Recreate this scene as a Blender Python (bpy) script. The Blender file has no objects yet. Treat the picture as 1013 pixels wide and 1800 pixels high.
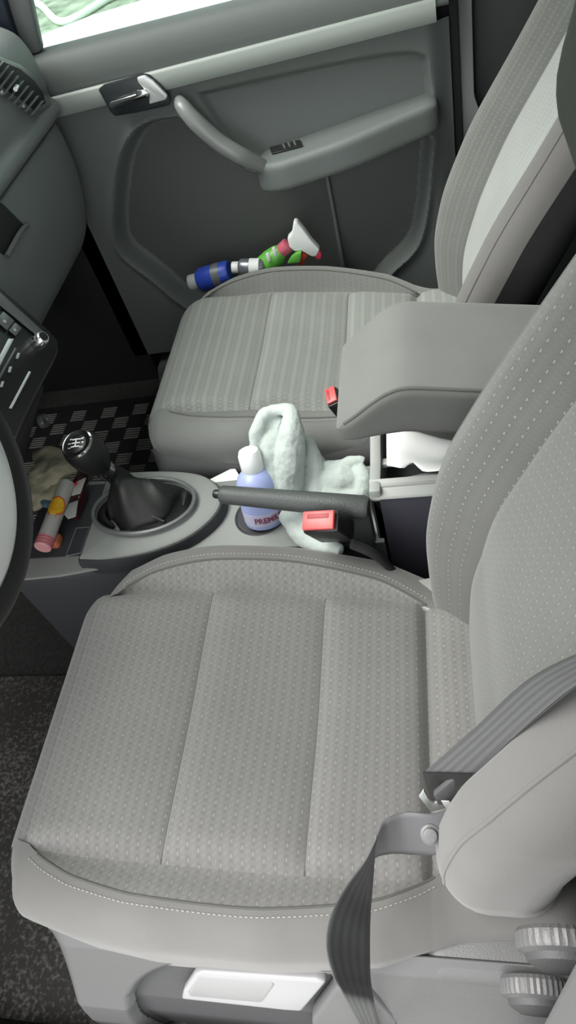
import bpy, bmesh, math, random
import numpy as np
from mathutils import Vector, Matrix
random.seed(7)
C = bpy.context.scene.collection
S = bpy.context.scene
PI = math.pi

# ------------------------------------------------------------------ camera
W, H = 1013.0, 1800.0
FPX = 1232.87
RM = np.array([[0.96940252, 0.06792419, 0.23589204],
               [0.09838942, 0.77287814, -0.6268803],
               [-0.22489613, 0.63090862, 0.74254699]])   # camera -> world
CAM = np.array([0.0, 0.0, 1.2])
cd = bpy.data.cameras.new('camera')
cam = bpy.data.objects.new('camera', cd); C.objects.link(cam)
m4 = Matrix.Identity(4)
for i in range(3):
    for j in range(3): m4[i][j] = RM[i, j]
    m4[i][3] = CAM[i]
cam.matrix_world = m4
cd.sensor_fit = 'VERTICAL'; cd.sensor_height = 36.0; cd.lens = 36.0*FPX/H
cd.clip_start = 0.02; cd.clip_end = 200
S.camera = cam

# ------------------------------------------------------------------ world, light, exposure
S.view_settings.view_transform = 'Standard'
S.view_settings.look = 'None'
S.view_settings.gamma = 1.0
S.view_settings.use_curve_mapping = False
S.view_settings.exposure = 1.45
wd = bpy.data.worlds.new('overcast_sky'); S.world = wd; wd.use_nodes = True
nt = wd.node_tree; bg = nt.nodes['Background']
bg.inputs[0].default_value = (0.97, 0.985, 0.985, 1); bg.inputs[1].default_value = 1.0
sl = bpy.data.lights.new('overcast_sun', 'SUN'); sl.energy = 2.3; sl.angle = math.radians(40); sl.color = (1.0, 0.945, 0.93)
so = bpy.data.objects.new('overcast_sun', sl); C.objects.link(so)
so.rotation_euler = Vector((.54, .10, -.84)).to_track_quat('-Z', 'Y').to_euler()
so.location = (0, -3, 4)

# ------------------------------------------------------------------ helpers
def ray(px, py):
    return RM @ np.array([(px-W/2)/FPX, -(py-H/2)/FPX, -1.0])
def at(px, py, ax, val):
    """point of the plane axis=val that the photograph shows at a pixel (used to measure the car)"""
    d = ray(px, py); t = (val-CAM[ax])/d[ax]
    return CAM+d*t

ROOT = {}
def wloc(o): return ROOT.get(o.name, np.zeros(3))
def empty(name, label, cat, loc, group=None):
    o = bpy.data.objects.new(name, None); C.objects.link(o); o.location = tuple(loc)
    o.empty_display_size = .05
    ROOT[o.name] = np.array(loc, float)
    o['label'] = label; o['category'] = cat
    if group: o['group'] = group
    return o
def link(name, me, mat, parent=None, base=None, sharp=None):
    """one mesh object; vertices of me are in world space, moved to the object's own origin"""
    o = bpy.data.objects.new(name, me); C.objects.link(o)
    if mat is not None: me.materials.append(mat)
    if parent is not None:
        o.parent = parent; org = wloc(parent)
    else:
        if base is None:
            co = np.empty(len(me.vertices)*3); me.vertices.foreach_get('co', co); co = co.reshape(-1, 3)
            base = (co[:, 0].mean(), co[:, 1].mean(), co[:, 2].min())
        org = np.array(base, float); o.location = tuple(org)
    ROOT[o.name] = org
    co = np.empty(len(me.vertices)*3); me.vertices.foreach_get('co', co)
    co = (co.reshape(-1, 3)-org).ravel(); me.vertices.foreach_set('co', co)
    me.polygons.foreach_set('use_smooth', [True]*len(me.polygons))
    me.set_sharp_from_angle(angle=math.radians(sharp if sharp else 40))
    me.update()
    return o
def tag(o, label=None, cat=None, group=None, kind=None):
    if label: o['label'] = label
    if cat: o['category'] = cat
    if group: o['group'] = group
    if kind: o['kind'] = kind
    return o
def mesh(vs, fs, uvs=None):
    me = bpy.data.meshes.new('m'); me.from_pydata([tuple(map(float, v)) for v in vs], [], [tuple(int(i) for i in f) for f in fs])
    if uvs is not None:
        ul = me.uv_layers.new(name='UVMap')
        li = np.empty(len(me.loops), dtype=np.int32); me.loops.foreach_get('vertex_index', li)
        ul.data.foreach_set('uv', np.asarray(uvs, dtype=np.float32)[li].ravel())
    me.validate(); me.update()
    return me
def from_bm(bm):
    bmesh.ops.recalc_face_normals(bm, faces=bm.faces)
    me = bpy.data.meshes.new('m'); bm.to_mesh(me); bm.free(); return me
def merge(*mes):
    bm = bmesh.new()
    for m in mes: bm.from_mesh(m)
    me = bpy.data.meshes.new('m'); bm.to_mesh(me); bm.free(); return me

def catmull(pts, n):
    pts = [np.array(p, float) for p in pts]
    P = [2*pts[0]-pts[1]]+pts+[2*pts[-1]-pts[-2]]
    out = []
    for i in range(1, len(P)-2):
        for k in range(n):
            t = k/n
            out.append(.5*((2*P[i])+(-P[i-1]+P[i+1])*t+(2*P[i-1]-5*P[i]+4*P[i+1]-P[i+2])*t*t+(-P[i-1]+3*P[i]-3*P[i+1]+P[i+2])*t**3))
    out.append(pts[-1]); return out
def loft(rings, closed=True, caps=True):
    n = len(rings[0]); vs = [p for r in rings for p in r]; fs = []
    for i in range(len(rings)-1):
        for j in range(n if closed else n-1):
            a = i*n+j; b = i*n+(j+1) % n
            fs.append((a, b, b+n, a+n))
    if caps and closed:
        fs.append(tuple(range(n-1, -1, -1))); fs.append(tuple((len(rings)-1)*n+j for j in range(n)))
    me = mesh(vs, fs)
    if closed:
        bm = bmesh.new(); bm.from_mesh(me); return from_bm(bm)
    return me
def frame_dir(d):
    d = np.array(d, float); d /= np.linalg.norm(d)
    u = np.cross(d, (0, 0, 1.0))
    if np.linalg.norm(u) < 1e-3: u = np.array([1.0, 0, 0])
    u /= np.linalg.norm(u); v = np.cross(u, d); return d, u, v
def tube(pts, r, n=12, sm=6, flat=1.0, closed=False):
    P = catmull(pts, sm) if sm > 1 else [np.array(p, float) for p in pts]
    rr = r if hasattr(r, '__len__') else [r]*len(P)
    if len(rr) != len(P): rr = np.interp(np.linspace(0, 1, len(P)), np.linspace(0, 1, len(rr)), rr)
    rings = []
    for i, p in enumerate(P):
        d = P[min(i+1, len(P)-1)]-P[max(i-1, 0)]
        if np.linalg.norm(d) < 1e-9: d = np.array([0, 0, 1.])
        d, u, v = frame_dir(d)
        rings.append([p+rr[i]*(math.cos(a)*u+flat*math.sin(a)*v) for a in np.linspace(0, 2*PI, n, endpoint=False)])
    return loft(rings)
def lathe(profile, base, axis=(0, 0, 1), n=32, sx=1.0, sy=1.0, xdir=None):
    """profile of (radius, height) about axis at base"""
    d = np.array(axis, float); d /= np.linalg.norm(d)
    if xdir is None: _, u, v = frame_dir(d)
    else:
        u = np.array(xdir, float); u -= d*(u@d); u /= np.linalg.norm(u); v = np.cross(d, u)
    base = np.array(base, float)
    return loft([[base+d*h+r*(sx*math.cos(a)*u+sy*math.sin(a)*v) for a in np.linspace(0, 2*PI, n, endpoint=False)] for r, h in profile])
def prism(poly, off, bev=0.0, seg=2):
    """closed polygon of 3-D points pushed along off"""
    bm = bmesh.new(); off = np.array(off, float)
    a = [bm.verts.new(tuple(p)) for p in poly]; b = [bm.verts.new(tuple(np.array(p)+off)) for p in poly]
    n = len(a); bm.faces.new(a); bm.faces.new(b[::-1])
    for i in range(n): bm.faces.new((a[i], b[i], b[(i+1) % n], a[(i+1) % n]))
    bmesh.ops.recalc_face_normals(bm, faces=bm.faces)
    if bev > 0: bmesh.ops.bevel(bm, geom=list(bm.edges), offset=bev, segments=seg, profile=.5, affect='EDGES', clamp_overlap=True)
    return from_bm(bm)
def box(x0, x1, y0, y1, z0, z1, bev=0.004, seg=2):
    return prism([(x0, y0, z0), (x1, y0, z0), (x1, y1, z0), (x0, y1, z0)], (0, 0, z1-z0), bev, seg)
def axg(a, b, n, r, extra=(), fine=6):
    g = list(np.linspace(a+r, b-r, n))+[a+r*(1-math.cos(t)) for t in np.linspace(0, PI/2, fine)]+[b-r*(1-math.cos(t)) for t in np.linspace(0, PI/2, fine)]+list(extra)
    g = sorted(set(round(x, 5) for x in g)); return np.array(g)
def rbox(xs, ys, zs, r):
    """rounded box on a given grid; returns raw grid coords, rounded coords, quads"""
    r = np.array(r if hasattr(r, '__len__') else (r, r, r), float)
    idx = {}; raw = []; fs = []
    def V(i, j, k):
        key = (i, j, k)
        if key not in idx: idx[key] = len(raw); raw.append((xs[i], ys[j], zs[k]))
        return idx[key]
    nx, ny, nz = len(xs)-1, len(ys)-1, len(zs)-1
    for i in range(nx):
        for j in range(ny):
            fs.append((V(i, j, nz), V(i+1, j, nz), V(i+1, j+1, nz), V(i, j+1, nz)))
            fs.append((V(i, j, 0), V(i, j+1, 0), V(i+1, j+1, 0), V(i+1, j, 0)))
    for i in range(nx):
        for k in range(nz):
            fs.append((V(i, 0, k), V(i+1, 0, k), V(i+1, 0, k+1), V(i, 0, k+1)))
            fs.append((V(i, ny, k), V(i, ny, k+1), V(i+1, ny, k+1), V(i+1, ny, k)))
    for j in range(ny):
        for k in range(nz):
            fs.append((V(0, j, k), V(0, j, k+1), V(0, j+1, k+1), V(0, j+1, k)))
            fs.append((V(nx, j, k), V(nx, j+1, k), V(nx, j+1, k+1), V(nx, j, k+1)))
    raw = np.array(raw)
    lo = np.array([xs[0], ys[0], zs[0]])+r; hi = np.array([xs[-1], ys[-1], zs[-1]])-r
    q = np.clip(raw, lo, hi); d = (raw-q)/r; n = np.linalg.norm(d, axis=1, keepdims=True); n[n < 1e-9] = 1
    # clamp to a round shell only when more than one axis is in the rounding zone
    return raw, q+r*d/n*np.minimum(1, np.maximum(np.abs(d).max(axis=1, keepdims=True), 0)), fs
def rounded(x0, x1, y0, y1, z0, z1, r, n=4, fn=None):
    rr = r if hasattr(r, '__len__') else (r, r, r)
    raw, P, fs = rbox(axg(x0, x1, n, rr[0]), axg(y0, y1, n, rr[1]), axg(z0, z1, n, rr[2]), rr)
    if fn is not None: P = fn(P)
    return mesh(P, fs)
def split(P, fs, uv, keys):
    """split quads by key into separate meshes"""
    out = {}
    keys = np.array(keys); fs = np.array(fs)
    for k in sorted(set(keys.tolist())):
        f = fs[keys == k]; used, inv = np.unique(f.ravel(), return_inverse=True)
        out[k] = mesh(P[used], inv.reshape(f.shape), uv[used] if uv is not None else None)
    return out
def sstep(a, b, x):
    t = np.clip((x-a)/(b-a), 0, 1); return t*t*(3-2*t)
def text_mesh(s, size, bold=0.0, depth=0.0004):
    cu = bpy.data.curves.new('t', 'FONT'); cu.body = s; cu.size = size; cu.extrude = depth; cu.offset = bold
    cu.align_x = 'CENTER'; cu.align_y = 'CENTER'
    o = bpy.data.objects.new('t', cu); C.objects.link(o)
    bpy.context.view_layer.update()
    dg = bpy.context.evaluated_depsgraph_get()
    me = bpy.data.meshes.new_from_object(o.evaluated_get(dg)); bpy.data.objects.remove(o)
    bm = bmesh.new(); bm.from_mesh(me)
    bmesh.ops.triangulate(bm, faces=bm.faces)
    for _ in range(2):
        bmesh.ops.subdivide_edges(bm, edges=[e for e in bm.edges if e.calc_length() > size*.12], cuts=1)
    me2 = bpy.data.meshes.new('t'); bm.to_mesh(me2); bm.free(); return me2
def mapverts(me, fn):
    for v in me.vertices: v.co = fn(np.array(v.co))
    me.update(); return me

# ------------------------------------------------------------------ materials
def mk(name, col, rough=.6, metal=0.0, bump=0.0, bscale=400, var=0.0, vscale=20, spec=.5, coat=0.0, sheen=0.0, alpha=1.0):
    m = bpy.data.materials.new(name); m.use_nodes = True
    nt = m.node_tree; N = nt.nodes; L = nt.links; b = N['Principled BSDF']
    b.inputs['Base Color'].default_value = (*col, 1); b.inputs['Roughness'].default_value = rough
    b.inputs['Metallic'].default_value = metal; b.inputs['Specular IOR Level'].default_value = spec
    b.inputs['Coat Weight'].default_value = coat
    b.inputs['Sheen Weight'].default_value = sheen
    tc = N.new('ShaderNodeTexCoord')
    if bump > 0:
        n = N.new('ShaderNodeTexNoise'); n.inputs['Scale'].default_value = bscale; n.inputs['Detail'].default_value = 2
        bp = N.new('ShaderNodeBump'); bp.inputs['Strength'].default_value = bump; bp.inputs['Distance'].default_value = .001
        L.new(tc.outputs['Object'], n.inputs['Vector']); L.new(n.outputs['Fac'], bp.inputs['Height']); L.new(bp.outputs['Normal'], b.inputs['Normal'])
    if var > 0:
        n = N.new('ShaderNodeTexNoise'); n.inputs['Scale'].default_value = vscale; n.inputs['Detail'].default_value = 5
        r = N.new('ShaderNodeMapRange'); r.inputs['From Min'].default_value = .3; r.inputs['From Max'].default_value = .7
        r.inputs['To Min'].default_value = 1-var; r.inputs['To Max'].default_value = 1+var
        mx = N.new('ShaderNodeVectorMath'); mx.operation = 'SCALE'; mx.inputs[0].default_value = col
        L.new(tc.outputs['Object'], n.inputs['Vector']); L.new(n.outputs['Fac'], r.inputs['Value'])
        L.new(r.outputs[0], mx.inputs['Scale']); L.new(mx.outputs[0], b.inputs['Base Color'])
    return m
def mth(nt, op, a, b=None, c=None):
    n = nt.nodes.new('ShaderNodeMath'); n.operation = op
    for i, v in enumerate((a, b, c)):
        if v is None: continue
        if isinstance(v, (int, float)): n.inputs[i].default_value = v
        else: nt.links.new(v, n.inputs[i])
    return n.outputs[0]
def fabric(name, col, pu=.0128, pv=.0155, dash=.34, blob=.08, light=(.52, .52, .50), swap=False, rib=0.0):
    """seat cloth woven with rows of small light dashes and soft dots between (UV in metres)"""
    m = mk(name, col, rough=.95, spec=.15, sheen=.25)
    nt = m.node_tree; N = nt.nodes; L = nt.links; b = N['Principled BSDF']
    uv = N.new('ShaderNodeUVMap'); sp = N.new('ShaderNodeSeparateXYZ'); L.new(uv.outputs[0], sp.inputs[0])
    u, v = (sp.outputs[1], sp.outputs[0]) if swap else (sp.outputs[0], sp.outputs[1])
    uu = mth(nt, 'DIVIDE', u, pu); col_i = mth(nt, 'FLOOR', uu); fu = mth(nt, 'FRACT', uu)
    vv = mth(nt, 'ADD', mth(nt, 'DIVIDE', v, pv), mth(nt, 'MULTIPLY', col_i, .37))
    fv = mth(nt, 'FRACT', vv)
    du = mth(nt, 'ABSOLUTE', mth(nt, 'SUBTRACT', mth(nt, 'SUBTRACT', fu, .5), mth(nt, 'MULTIPLY', mth(nt, 'SUBTRACT', fv, .3), .10)))
    m1 = mth(nt, 'LESS_THAN', du, .030)
    m2 = mth(nt, 'LESS_THAN', mth(nt, 'ABSOLUTE', mth(nt, 'SUBTRACT', fv, .3)), .14)
    dm = mth(nt, 'MULTIPLY', mth(nt, 'MULTIPLY', m1, m2), dash)
    # soft dots: product of cosines, three per column
    cu_ = mth(nt, 'COSINE', mth(nt, 'MULTIPLY', uu, 2*PI)); cv_ = mth(nt, 'COSINE', mth(nt, 'MULTIPLY', vv, 4*PI))
    dots = mth(nt, 'MULTIPLY', mth(nt, 'ADD', mth(nt, 'MULTIPLY', cu_, cv_), mth(nt, 'MULTIPLY', cu_, .9)), blob)
    no = N.new('ShaderNodeTexNoise'); no.inputs['Scale'].default_value = 900; L.new(uv.outputs[0], no.inputs['Vector'])
    no2 = N.new('ShaderNodeTexNoise'); no2.inputs['Scale'].default_value = 9; no2.inputs['Detail'].default_value = 4; L.new(uv.outputs[0], no2.inputs['Vector'])
    g = mth(nt, 'ADD', mth(nt, 'ADD', dots, mth(nt, 'MULTIPLY', mth(nt, 'SUBTRACT', no.outputs['Fac'], .5), .25)), mth(nt, 'MULTIPLY', mth(nt, 'SUBTRACT', no2.outputs['Fac'], .5), .28))
    if rib > 0:
        g = mth(nt, 'ADD', g, mth(nt, 'MULTIPLY', mth(nt, 'COSINE', mth(nt, 'MULTIPLY', uu, 4*PI)), rib))
    sc = N.new('ShaderNodeVectorMath'); sc.operation = 'SCALE'; sc.inputs[0].default_value = col
    L.new(mth(nt, 'ADD', g, 1.0), sc.inputs['Scale'])
    mx = N.new('ShaderNodeMix'); mx.data_type = 'RGBA'; L.new(dm, mx.inputs[0]); L.new(sc.outputs[0], mx.inputs[6]); mx.inputs[7].default_value = (*light, 1)
    L.new(mx.outputs[2], b.inputs['Base Color'])
    bp = N.new('ShaderNodeBump'); bp.inputs['Strength'].default_value = .35; bp.inputs['Distance'].default_value = .0012
    L.new(mth(nt, 'ADD', mth(nt, 'MULTIPLY', dots, 1.5), mth(nt, 'ADD', dm, mth(nt, 'MULTIPLY', no.outputs['Fac'], .4))), bp.inputs['Height'])
    L.new(bp.outputs['Normal'], b.inputs['Normal'])
    return m

M = {}
G = .205
M['cloth'] = fabric('seat_cloth_dashes', (.172, .168, .164))
M['cloth_back'] = fabric('backrest_cloth_dashes', (.118, .119, .115), pu=.0115, pv=.0125, swap=False, blob=.04, dash=.36)
M['cloth_rib'] = fabric('passenger_cloth_ribs', (.215, .225, .212), pu=.021, pv=.013, blob=.10, dash=.18, rib=.05)
M['cloth_rib2'] = fabric('passenger_back_ribs', (.29, .305, .295), pu=.017, pv=.013, blob=.05, dash=.1, rib=.12)
M['cloth_rib3'] = fabric('passenger_bolster_ribs', (.15, .156, .148), pu=.012, pv=.013, blob=.05, dash=.12, rib=.05)
M['armrest'] = mk('armrest_cloth', (.145, .147, .142), rough=.95, spec=.15, bump=.25, bscale=700, var=.06, vscale=12, sheen=.25)
M['plain_far'] = mk('far_seat_plain_cloth', (.175, .18, .173), rough=.95, spec=.15, bump=.25, bscale=700, var=.06, vscale=12, sheen=.25)
M['plain'] = mk('seat_plain_cloth', (.155, .151, .147), rough=.95, spec=.15, bump=.25, bscale=700, var=.06, vscale=12, sheen=.25)
M['plain_side'] = mk('backrest_side_cloth', (.135, .130, .128), rough=.95, spec=.15, bump=.25, bscale=700, var=.05, vscale=8, sheen=.25)
M['stitch'] = mk('stitch_thread', (.34, .34, .32), rough=.9)
M['seam'] = mk('dark_seam', (.09, .09, .085), rough=.95)
M['seat_plastic'] = mk('seat_plastic_grey', (.115, .115, .118), rough=.42, bump=.3, bscale=500)
M['seat_plastic_dark'] = mk('seat_plastic_recess', (.065, .065, .068), rough=.6, bump=.3, bscale=500)
M['lever'] = mk('lever_light_grey', (.33, .33, .34), rough=.28)
M['lever_pad'] = mk('lever_pad_grey', (.27, .27, .275), rough=.42)
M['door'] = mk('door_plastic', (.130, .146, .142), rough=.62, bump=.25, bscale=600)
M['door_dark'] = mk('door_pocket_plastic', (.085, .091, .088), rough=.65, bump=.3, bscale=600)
M['door_trim'] = mk('door_trim_strip', (.30, .335, .315), rough=.38)
M['dash'] = mk('dash_plastic', (.21, .228, .228), rough=.62, bump=.25, bscale=500)
M['dash_low'] = mk('dash_lower_plastic', (.19, .21, .212), rough=.65, bump=.25, bscale=500)
M['console'] = mk('console_plastic', (.28, .29, .28), rough=.5, bump=.2, bscale=500)
M['console_dark'] = mk('console_dark_plastic', (.045, .047, .052), rough=.5, bump=.2, bscale=500)
M['navy'] = mk('console_side_dark', (.038, .038, .050), rough=.45)
M['black'] = mk('black_plastic', (.012, .012, .013), rough=.35)
M['black_mat'] = mk('black_matte', (.016, .017, .017), rough=.8)
M['leather'] = mk('black_leather', (.014, .014, .015), rough=.42, bump=.4, bscale=300)
M['gaiter'] = mk('gaiter_leather', (.009, .009, .009), rough=.5, bump=.3, bscale=200)
M['brake'] = mk('handbrake_grip', (.055, .06, .06), rough=.5, bump=.6, bscale=350)
M['chrome'] = mk('chrome', (.85, .86, .87), rough=.12, metal=1)
M['silver'] = mk('brushed_silver', (.74, .76, .77), rough=.38, metal=.35)
M['silver_dark'] = mk('satin_grey', (.16, .17, .17), rough=.35, metal=.2)
M['headrest'] = mk('headrest_black', (.012, .014, .011), rough=.85, bump=.2, bscale=500)
M['belt'] = mk('seat_belt_webbing', (.060, .060, .064), rough=.5, bump=.3, bscale=900)
M['red'] = mk('buckle_red', (.62, .085, .085), rough=.35)
M['white'] = mk('white_paper', (.93, .93, .92), rough=.8)
M['whitepl'] = mk('white_plastic', (.80, .82, .82), rough=.4)
M['bottle'] = mk('lilac_bottle', (.37, .43, .74), rough=.35)
M['bottle_lab'] = mk('bottle_label', (.50, .50, .66), rough=.5)
M['maroon'] = mk('maroon_wrapper', (.055, .012, .018), rough=.25, coat=.5)
M['ink'] = mk('label_ink', (.22, .05, .10), rough=.6)
M['towel'] = mk('mint_microfibre', (.43, .48, .46), rough=.98, bump=.9, bscale=450, spec=.1, sheen=.4)
M['tan'] = mk('tan_leather_glove', (.30, .28, .20), rough=.85, bump=.4, bscale=120, var=.15, vscale=25)
M['shell_y'] = mk('logo_yellow', (.80, .47, .02), rough=.5)
M['shell_r'] = mk('logo_red', (.70, .07, .03), rough=.5)
M['carton'] = mk('white_carton', (.52, .50, .47), rough=.5)
M['pink'] = mk('carton_pink', (.62, .30, .32), rough=.5)
M['blue'] = mk('blue_label', (.03, .07, .45), rough=.35)
M['green'] = mk('green_label', (.12, .42, .06), rough=.4)
M['redpl'] = mk('red_plastic', (.62, .05, .09), rough=.35)
M['orange'] = mk('orange_plastic', (.45, .13, .06), rough=.5)
M['steelblue'] = mk('steel_blue_cap', (.07, .13, .20), rough=.5)
M['dim_white'] = mk('greyish_plastic', (.45, .47, .46), rough=.4)
M['carpet'] = mk('black_carpet', (.018, .018, .017), rough=1, bump=1, bscale=250, var=.5, vscale=180)
M['headliner'] = mk('headliner', (.42, .43, .42), rough=1)
M['trim_mid'] = mk('pillar_trim', (.16, .17, .175), rough=.6, bump=.2, bscale=500)
M['trim_near'] = mk('near_pillar_trim', (.15, .15, .155), rough=.6)
M['pillar_dark'] = mk('a_pillar_dark', (.02, .03, .05), rough=.6)
M['concrete'] = mk('wet_pale_concrete', (.80, .82, .80), rough=.7, var=.05, vscale=3)
M['grass'] = mk('rough_grass', (.21, .23, .18), rough=1, bump=1, bscale=30, var=.5, vscale=6)
M['hose'] = mk('pale_hose', (.62, .68, .60), rough=.5)
# floor mat with clumps of dust
def floormat():
    m = mk('driver_floor_mat_dusty', (.03, .029, .027), rough=.95, bump=.8, bscale=200)
    nt = m.node_tree; N = nt.nodes; L = nt.links; b = N['Principled BSDF']
    tc = N.new('ShaderNodeTexCoord')
    n1 = N.new('ShaderNodeTexNoise'); n1.inputs['Scale'].default_value = 160; n1.inputs['Detail'].default_value = 4
    n2 = N.new('ShaderNodeTexNoise'); n2.inputs['Scale'].default_value = 7; n2.inputs['Detail'].default_value = 3
    L.new(tc.outputs['Object'], n1.inputs[0]); L.new(tc.outputs['Object'], n2.inputs[0])
    s = mth(nt, 'ADD', mth(nt, 'MULTIPLY', n1.outputs['Fac'], .8), mth(nt, 'MULTIPLY', n2.outputs['Fac'], .35))
    r = N.new('ShaderNodeMapRange'); r.inputs['From Min'].default_value = .56; r.inputs['From Max'].default_value = .78
    L.new(s, r.inputs['Value'])
    mx = N.new('ShaderNodeMix'); mx.data_type = 'RGBA'; L.new(r.outputs[0], mx.inputs[0])
    mx.inputs[6].default_value = (.026, .024, .022, 1); mx.inputs[7].default_value = (.13, .125, .115, 1)
    L.new(mx.outputs[2], b.inputs['Base Color']); return m
M['driver_mat'] = floormat()
def glass(name, tint):
    m = bpy.data.materials.new(name); m.use_nodes = True; nt = m.node_tree; nt.nodes.clear()
    o = nt.nodes.new('ShaderNodeOutputMaterial'); t = nt.nodes.new('ShaderNodeBsdfTransparent'); g = nt.nodes.new('ShaderNodeBsdfGlossy')
    t.inputs[0].default_value = (*tint, 1); g.inputs['Roughness'].default_value = .02
    f = nt.nodes.new('ShaderNodeFresnel'); f.inputs[0].default_value = 1.45; mx = nt.nodes.new('ShaderNodeMixShader')
    nt.links.new(f.outputs[0], mx.inputs[0]); nt.links.new(t.outputs[0], mx.inputs[1]); nt.links.new(g.outputs[0], mx.inputs[2]); nt.links.new(mx.outputs[0], o.inputs[0])
    return m
M['glass'] = glass('car_window_glass', (.78, .90, .85))

# ------------------------------------------------------------------ car shell and outside
def struct(name, me, mat, sharp=None):
    o = link(name, me, mat, sharp=sharp); o['kind'] = 'structure'; return o
struct('floor', box(-1.45, 1.5, -.02, 1.62, -.03, .012, 0), M['carpet'])
struct('wall_front', box(-1.50, -1.45, -.1, 1.66, -.03, .90, .005), M['black_mat'])
struct('wall_rear', box(1.5, 1.55, -.1, 1.66, -.03, 1.5, .005), M['black_mat'])
struct('wall_right', box(.30, 1.5, 1.60, 1.66, -.03, 1.5, .005), M['black_mat'])
struct('wall_left', box(.30, 1.5, -.12, -.07, -.03, 1.5, .005), M['black_mat'])
roofpts = [(-.25, 0, 1.50), (1.55, 0, 1.50), (1.55, 0, 1.54), (-.25, 0, 1.54)]
struct('ceiling', prism([(p[0], -.1, p[2]) for p in roofpts], (0, 1.76, 0), .01), M['headliner'])
struct('wall_side', box(-1.46, -.815, 1.545, 1.60, -.03, .74, .004), M['black_mat'])
struct('wall_near_front', box(-1.46, -.95, -.10, -.04, -.03, .90, .004), M['black_mat'])
struct('wall_side_low', box(-.86, .30, 1.605, 1.66, -.03, .14, .004), M['black_mat'])
# windscreen
struct('window_1', prism([(-1.30, .0, .93), (-.25, .0, 1.51), (-.25, 1.55, 1.51), (-1.30, 1.55, .93)], (.004, 0, -.004), 0), glass('windscreen_glass', (.90, .925, .90)))
# passenger window glass
struct('window_2', prism([(-.78, 1.600, .80), (.06, 1.600, .80), (.06, 1.600, 1.45), (-.30, 1.600, 1.45), (-.78, 1.600, 1.10)], (0, .004, 0), 0), M['glass'])
# far front pillar: dark body plus pale inner strip, runs up and back along the windscreen
struct('trim_1', prism([(-1.32, 1.54, .84), (-.795, 1.54, .84), (-.77, 1.54, .98), (-.25, 1.54, 1.48), (-.36, 1.54, 1.50), (-1.32, 1.54, .97)], (0, .08, 0), .006), M['pillar_dark'])
struct('trim_2', prism([(-.795, 1.555, .845), (-.755, 1.555, .845), (-.725, 1.555, .96), (-.70, 1.555, 1.06), (-.74, 1.555, 1.06), (-.775, 1.555, .96)], (0, .03, 0), .008), M['trim_mid'])
# outside ground: pale paved strip, then rough grass with a pale hose
struct('ground', prism([(-30, -8, -.40), (30, -8, -.40), (30, 60, -.40), (-30, 60, -.40)], (0, 0, -.1), 0), M['grass'])
pl = link('paved_strip', prism([(-9, 1.9, -.40), (9, 1.9, -.40), (9, 5.2, -.40)]+[tuple(at(px, py, 2, -.40)) for px, py in ((700, -120), (400, -46), (260, 0), (164, 29), (77, 62), (0, 90))]+[(-9, 9, -.40)], (0, 0, .012), 0), M['concrete'])
pl['kind'] = 'structure'
hz = [at(px, py, 2, -.37) for px, py in ((60, 3), (75, 12), (88, 26), (100, 36), (115, 38), (135, 30), (160, 16), (190, -2), (230, -18))]
tag(link('garden_hose', tube(hz, .035, 10, 6), M['hose']), 'pale loop of hose lying on the grass outside the far window', 'hose')

# ------------------------------------------------------------------ far door
DY = 1.545
def A(px, py, y=DY): return at(px, py, 1, y)
def door_x(p): return (p[0], p[2])
def seg_sdf(P, poly):
    """signed distance (negative inside) of points P (n,2) to polygon"""
    poly = np.array(poly); n = len(poly); d = np.full(len(P), 1e9); inside = np.zeros(len(P), bool)
    for i in range(n):
        a, b = poly[i], poly[(i+1) % n]; ab = b-a; t = np.clip(((P-a)@ab)/(ab@ab), 0, 1)
        d = np.minimum(d, np.linalg.norm(P-(a+t[:, None]*ab), axis=1))
        c = ((a[1] > P[:, 1]) != (b[1] > P[:, 1])); 
        with np.errstate(divide='ignore', invalid='ignore'):
            xi = (b[0]-a[0])*(P[:, 1]-a[1])/(b[1]-a[1])+a[0]
        inside ^= c & (P[:, 0] < xi)
    return np.where(inside, -d, d)
def smooth_poly(pxs, y=DY, n=5):
    p = [door_x(A(px, py, y)) for px, py in pxs]; p = p+p[:1]
    return [tuple(q) for q in catmull([np.array(a) for a in p], n)[:-1]]
door = empty('car_door', 'dark grey far car door with pale trim strip, armrest, map pocket and window above', 'car door', (-.36, 1.60, .2))
low_poly = smooth_poly([(310, 202), (255, 215), (222, 250), (205, 310), (200, 400), (215, 445), (270, 490), (345, 545), (480, 580), (620, 540), (690, 475), (730, 435), (748, 380), (757, 290), (757, 238), (700, 244), (600, 272), (510, 300), (445, 300), (385, 262), (345, 220)])
up_poly = smooth_poly([(345, 165), (450, 140), (600, 108), (700, 92), (742, 96), (755, 120), (757, 205), (700, 228), (600, 256), (510, 284), (450, 286), (392, 232)])
gx = np.linspace(-.86, .045, 230); gz = np.linspace(.10, .745, 165)
XX, ZZ = np.meshgrid(gx, gz, indexing='ij'); PP = np.stack([XX.ravel(), ZZ.ravel()], 1)
s1 = seg_sdf(PP, low_poly); s2 = seg_sdf(PP, up_poly)
yy = np.full(len(PP), DY)
yy += .045*sstep(.004, -.022, s1)+.016*sstep(.003, -.012, s2)
yy -= .010*np.exp(-(s1/.012)**2)                                   # raised rim round the pocket
divx = A(588, 380, 1.58)[0]
yy += np.where(s1 < 0, -.012*sstep(divx-.006, divx+.004, PP[:, 0])*sstep(.0, -.02, s1), 0)
yy += .02*sstep(.0, .05, PP[:, 0])                                   # rounds off at the shut edge
vs = np.stack([PP[:, 0], yy, PP[:, 1]], 1); nz_ = len(gz)
fs = []; keys = []
for i in range(len(gx)-1):
    for j in range(nz_-1):
        fs.append((i*nz_+j, (i+1)*nz_+j, (i+1)*nz_+j+1, i*nz_+j+1))
cs = np.array([s1.reshape(len(gx), nz_)[i, j] for i in range(len(gx)-1) for j in range(nz_-1)])
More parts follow.
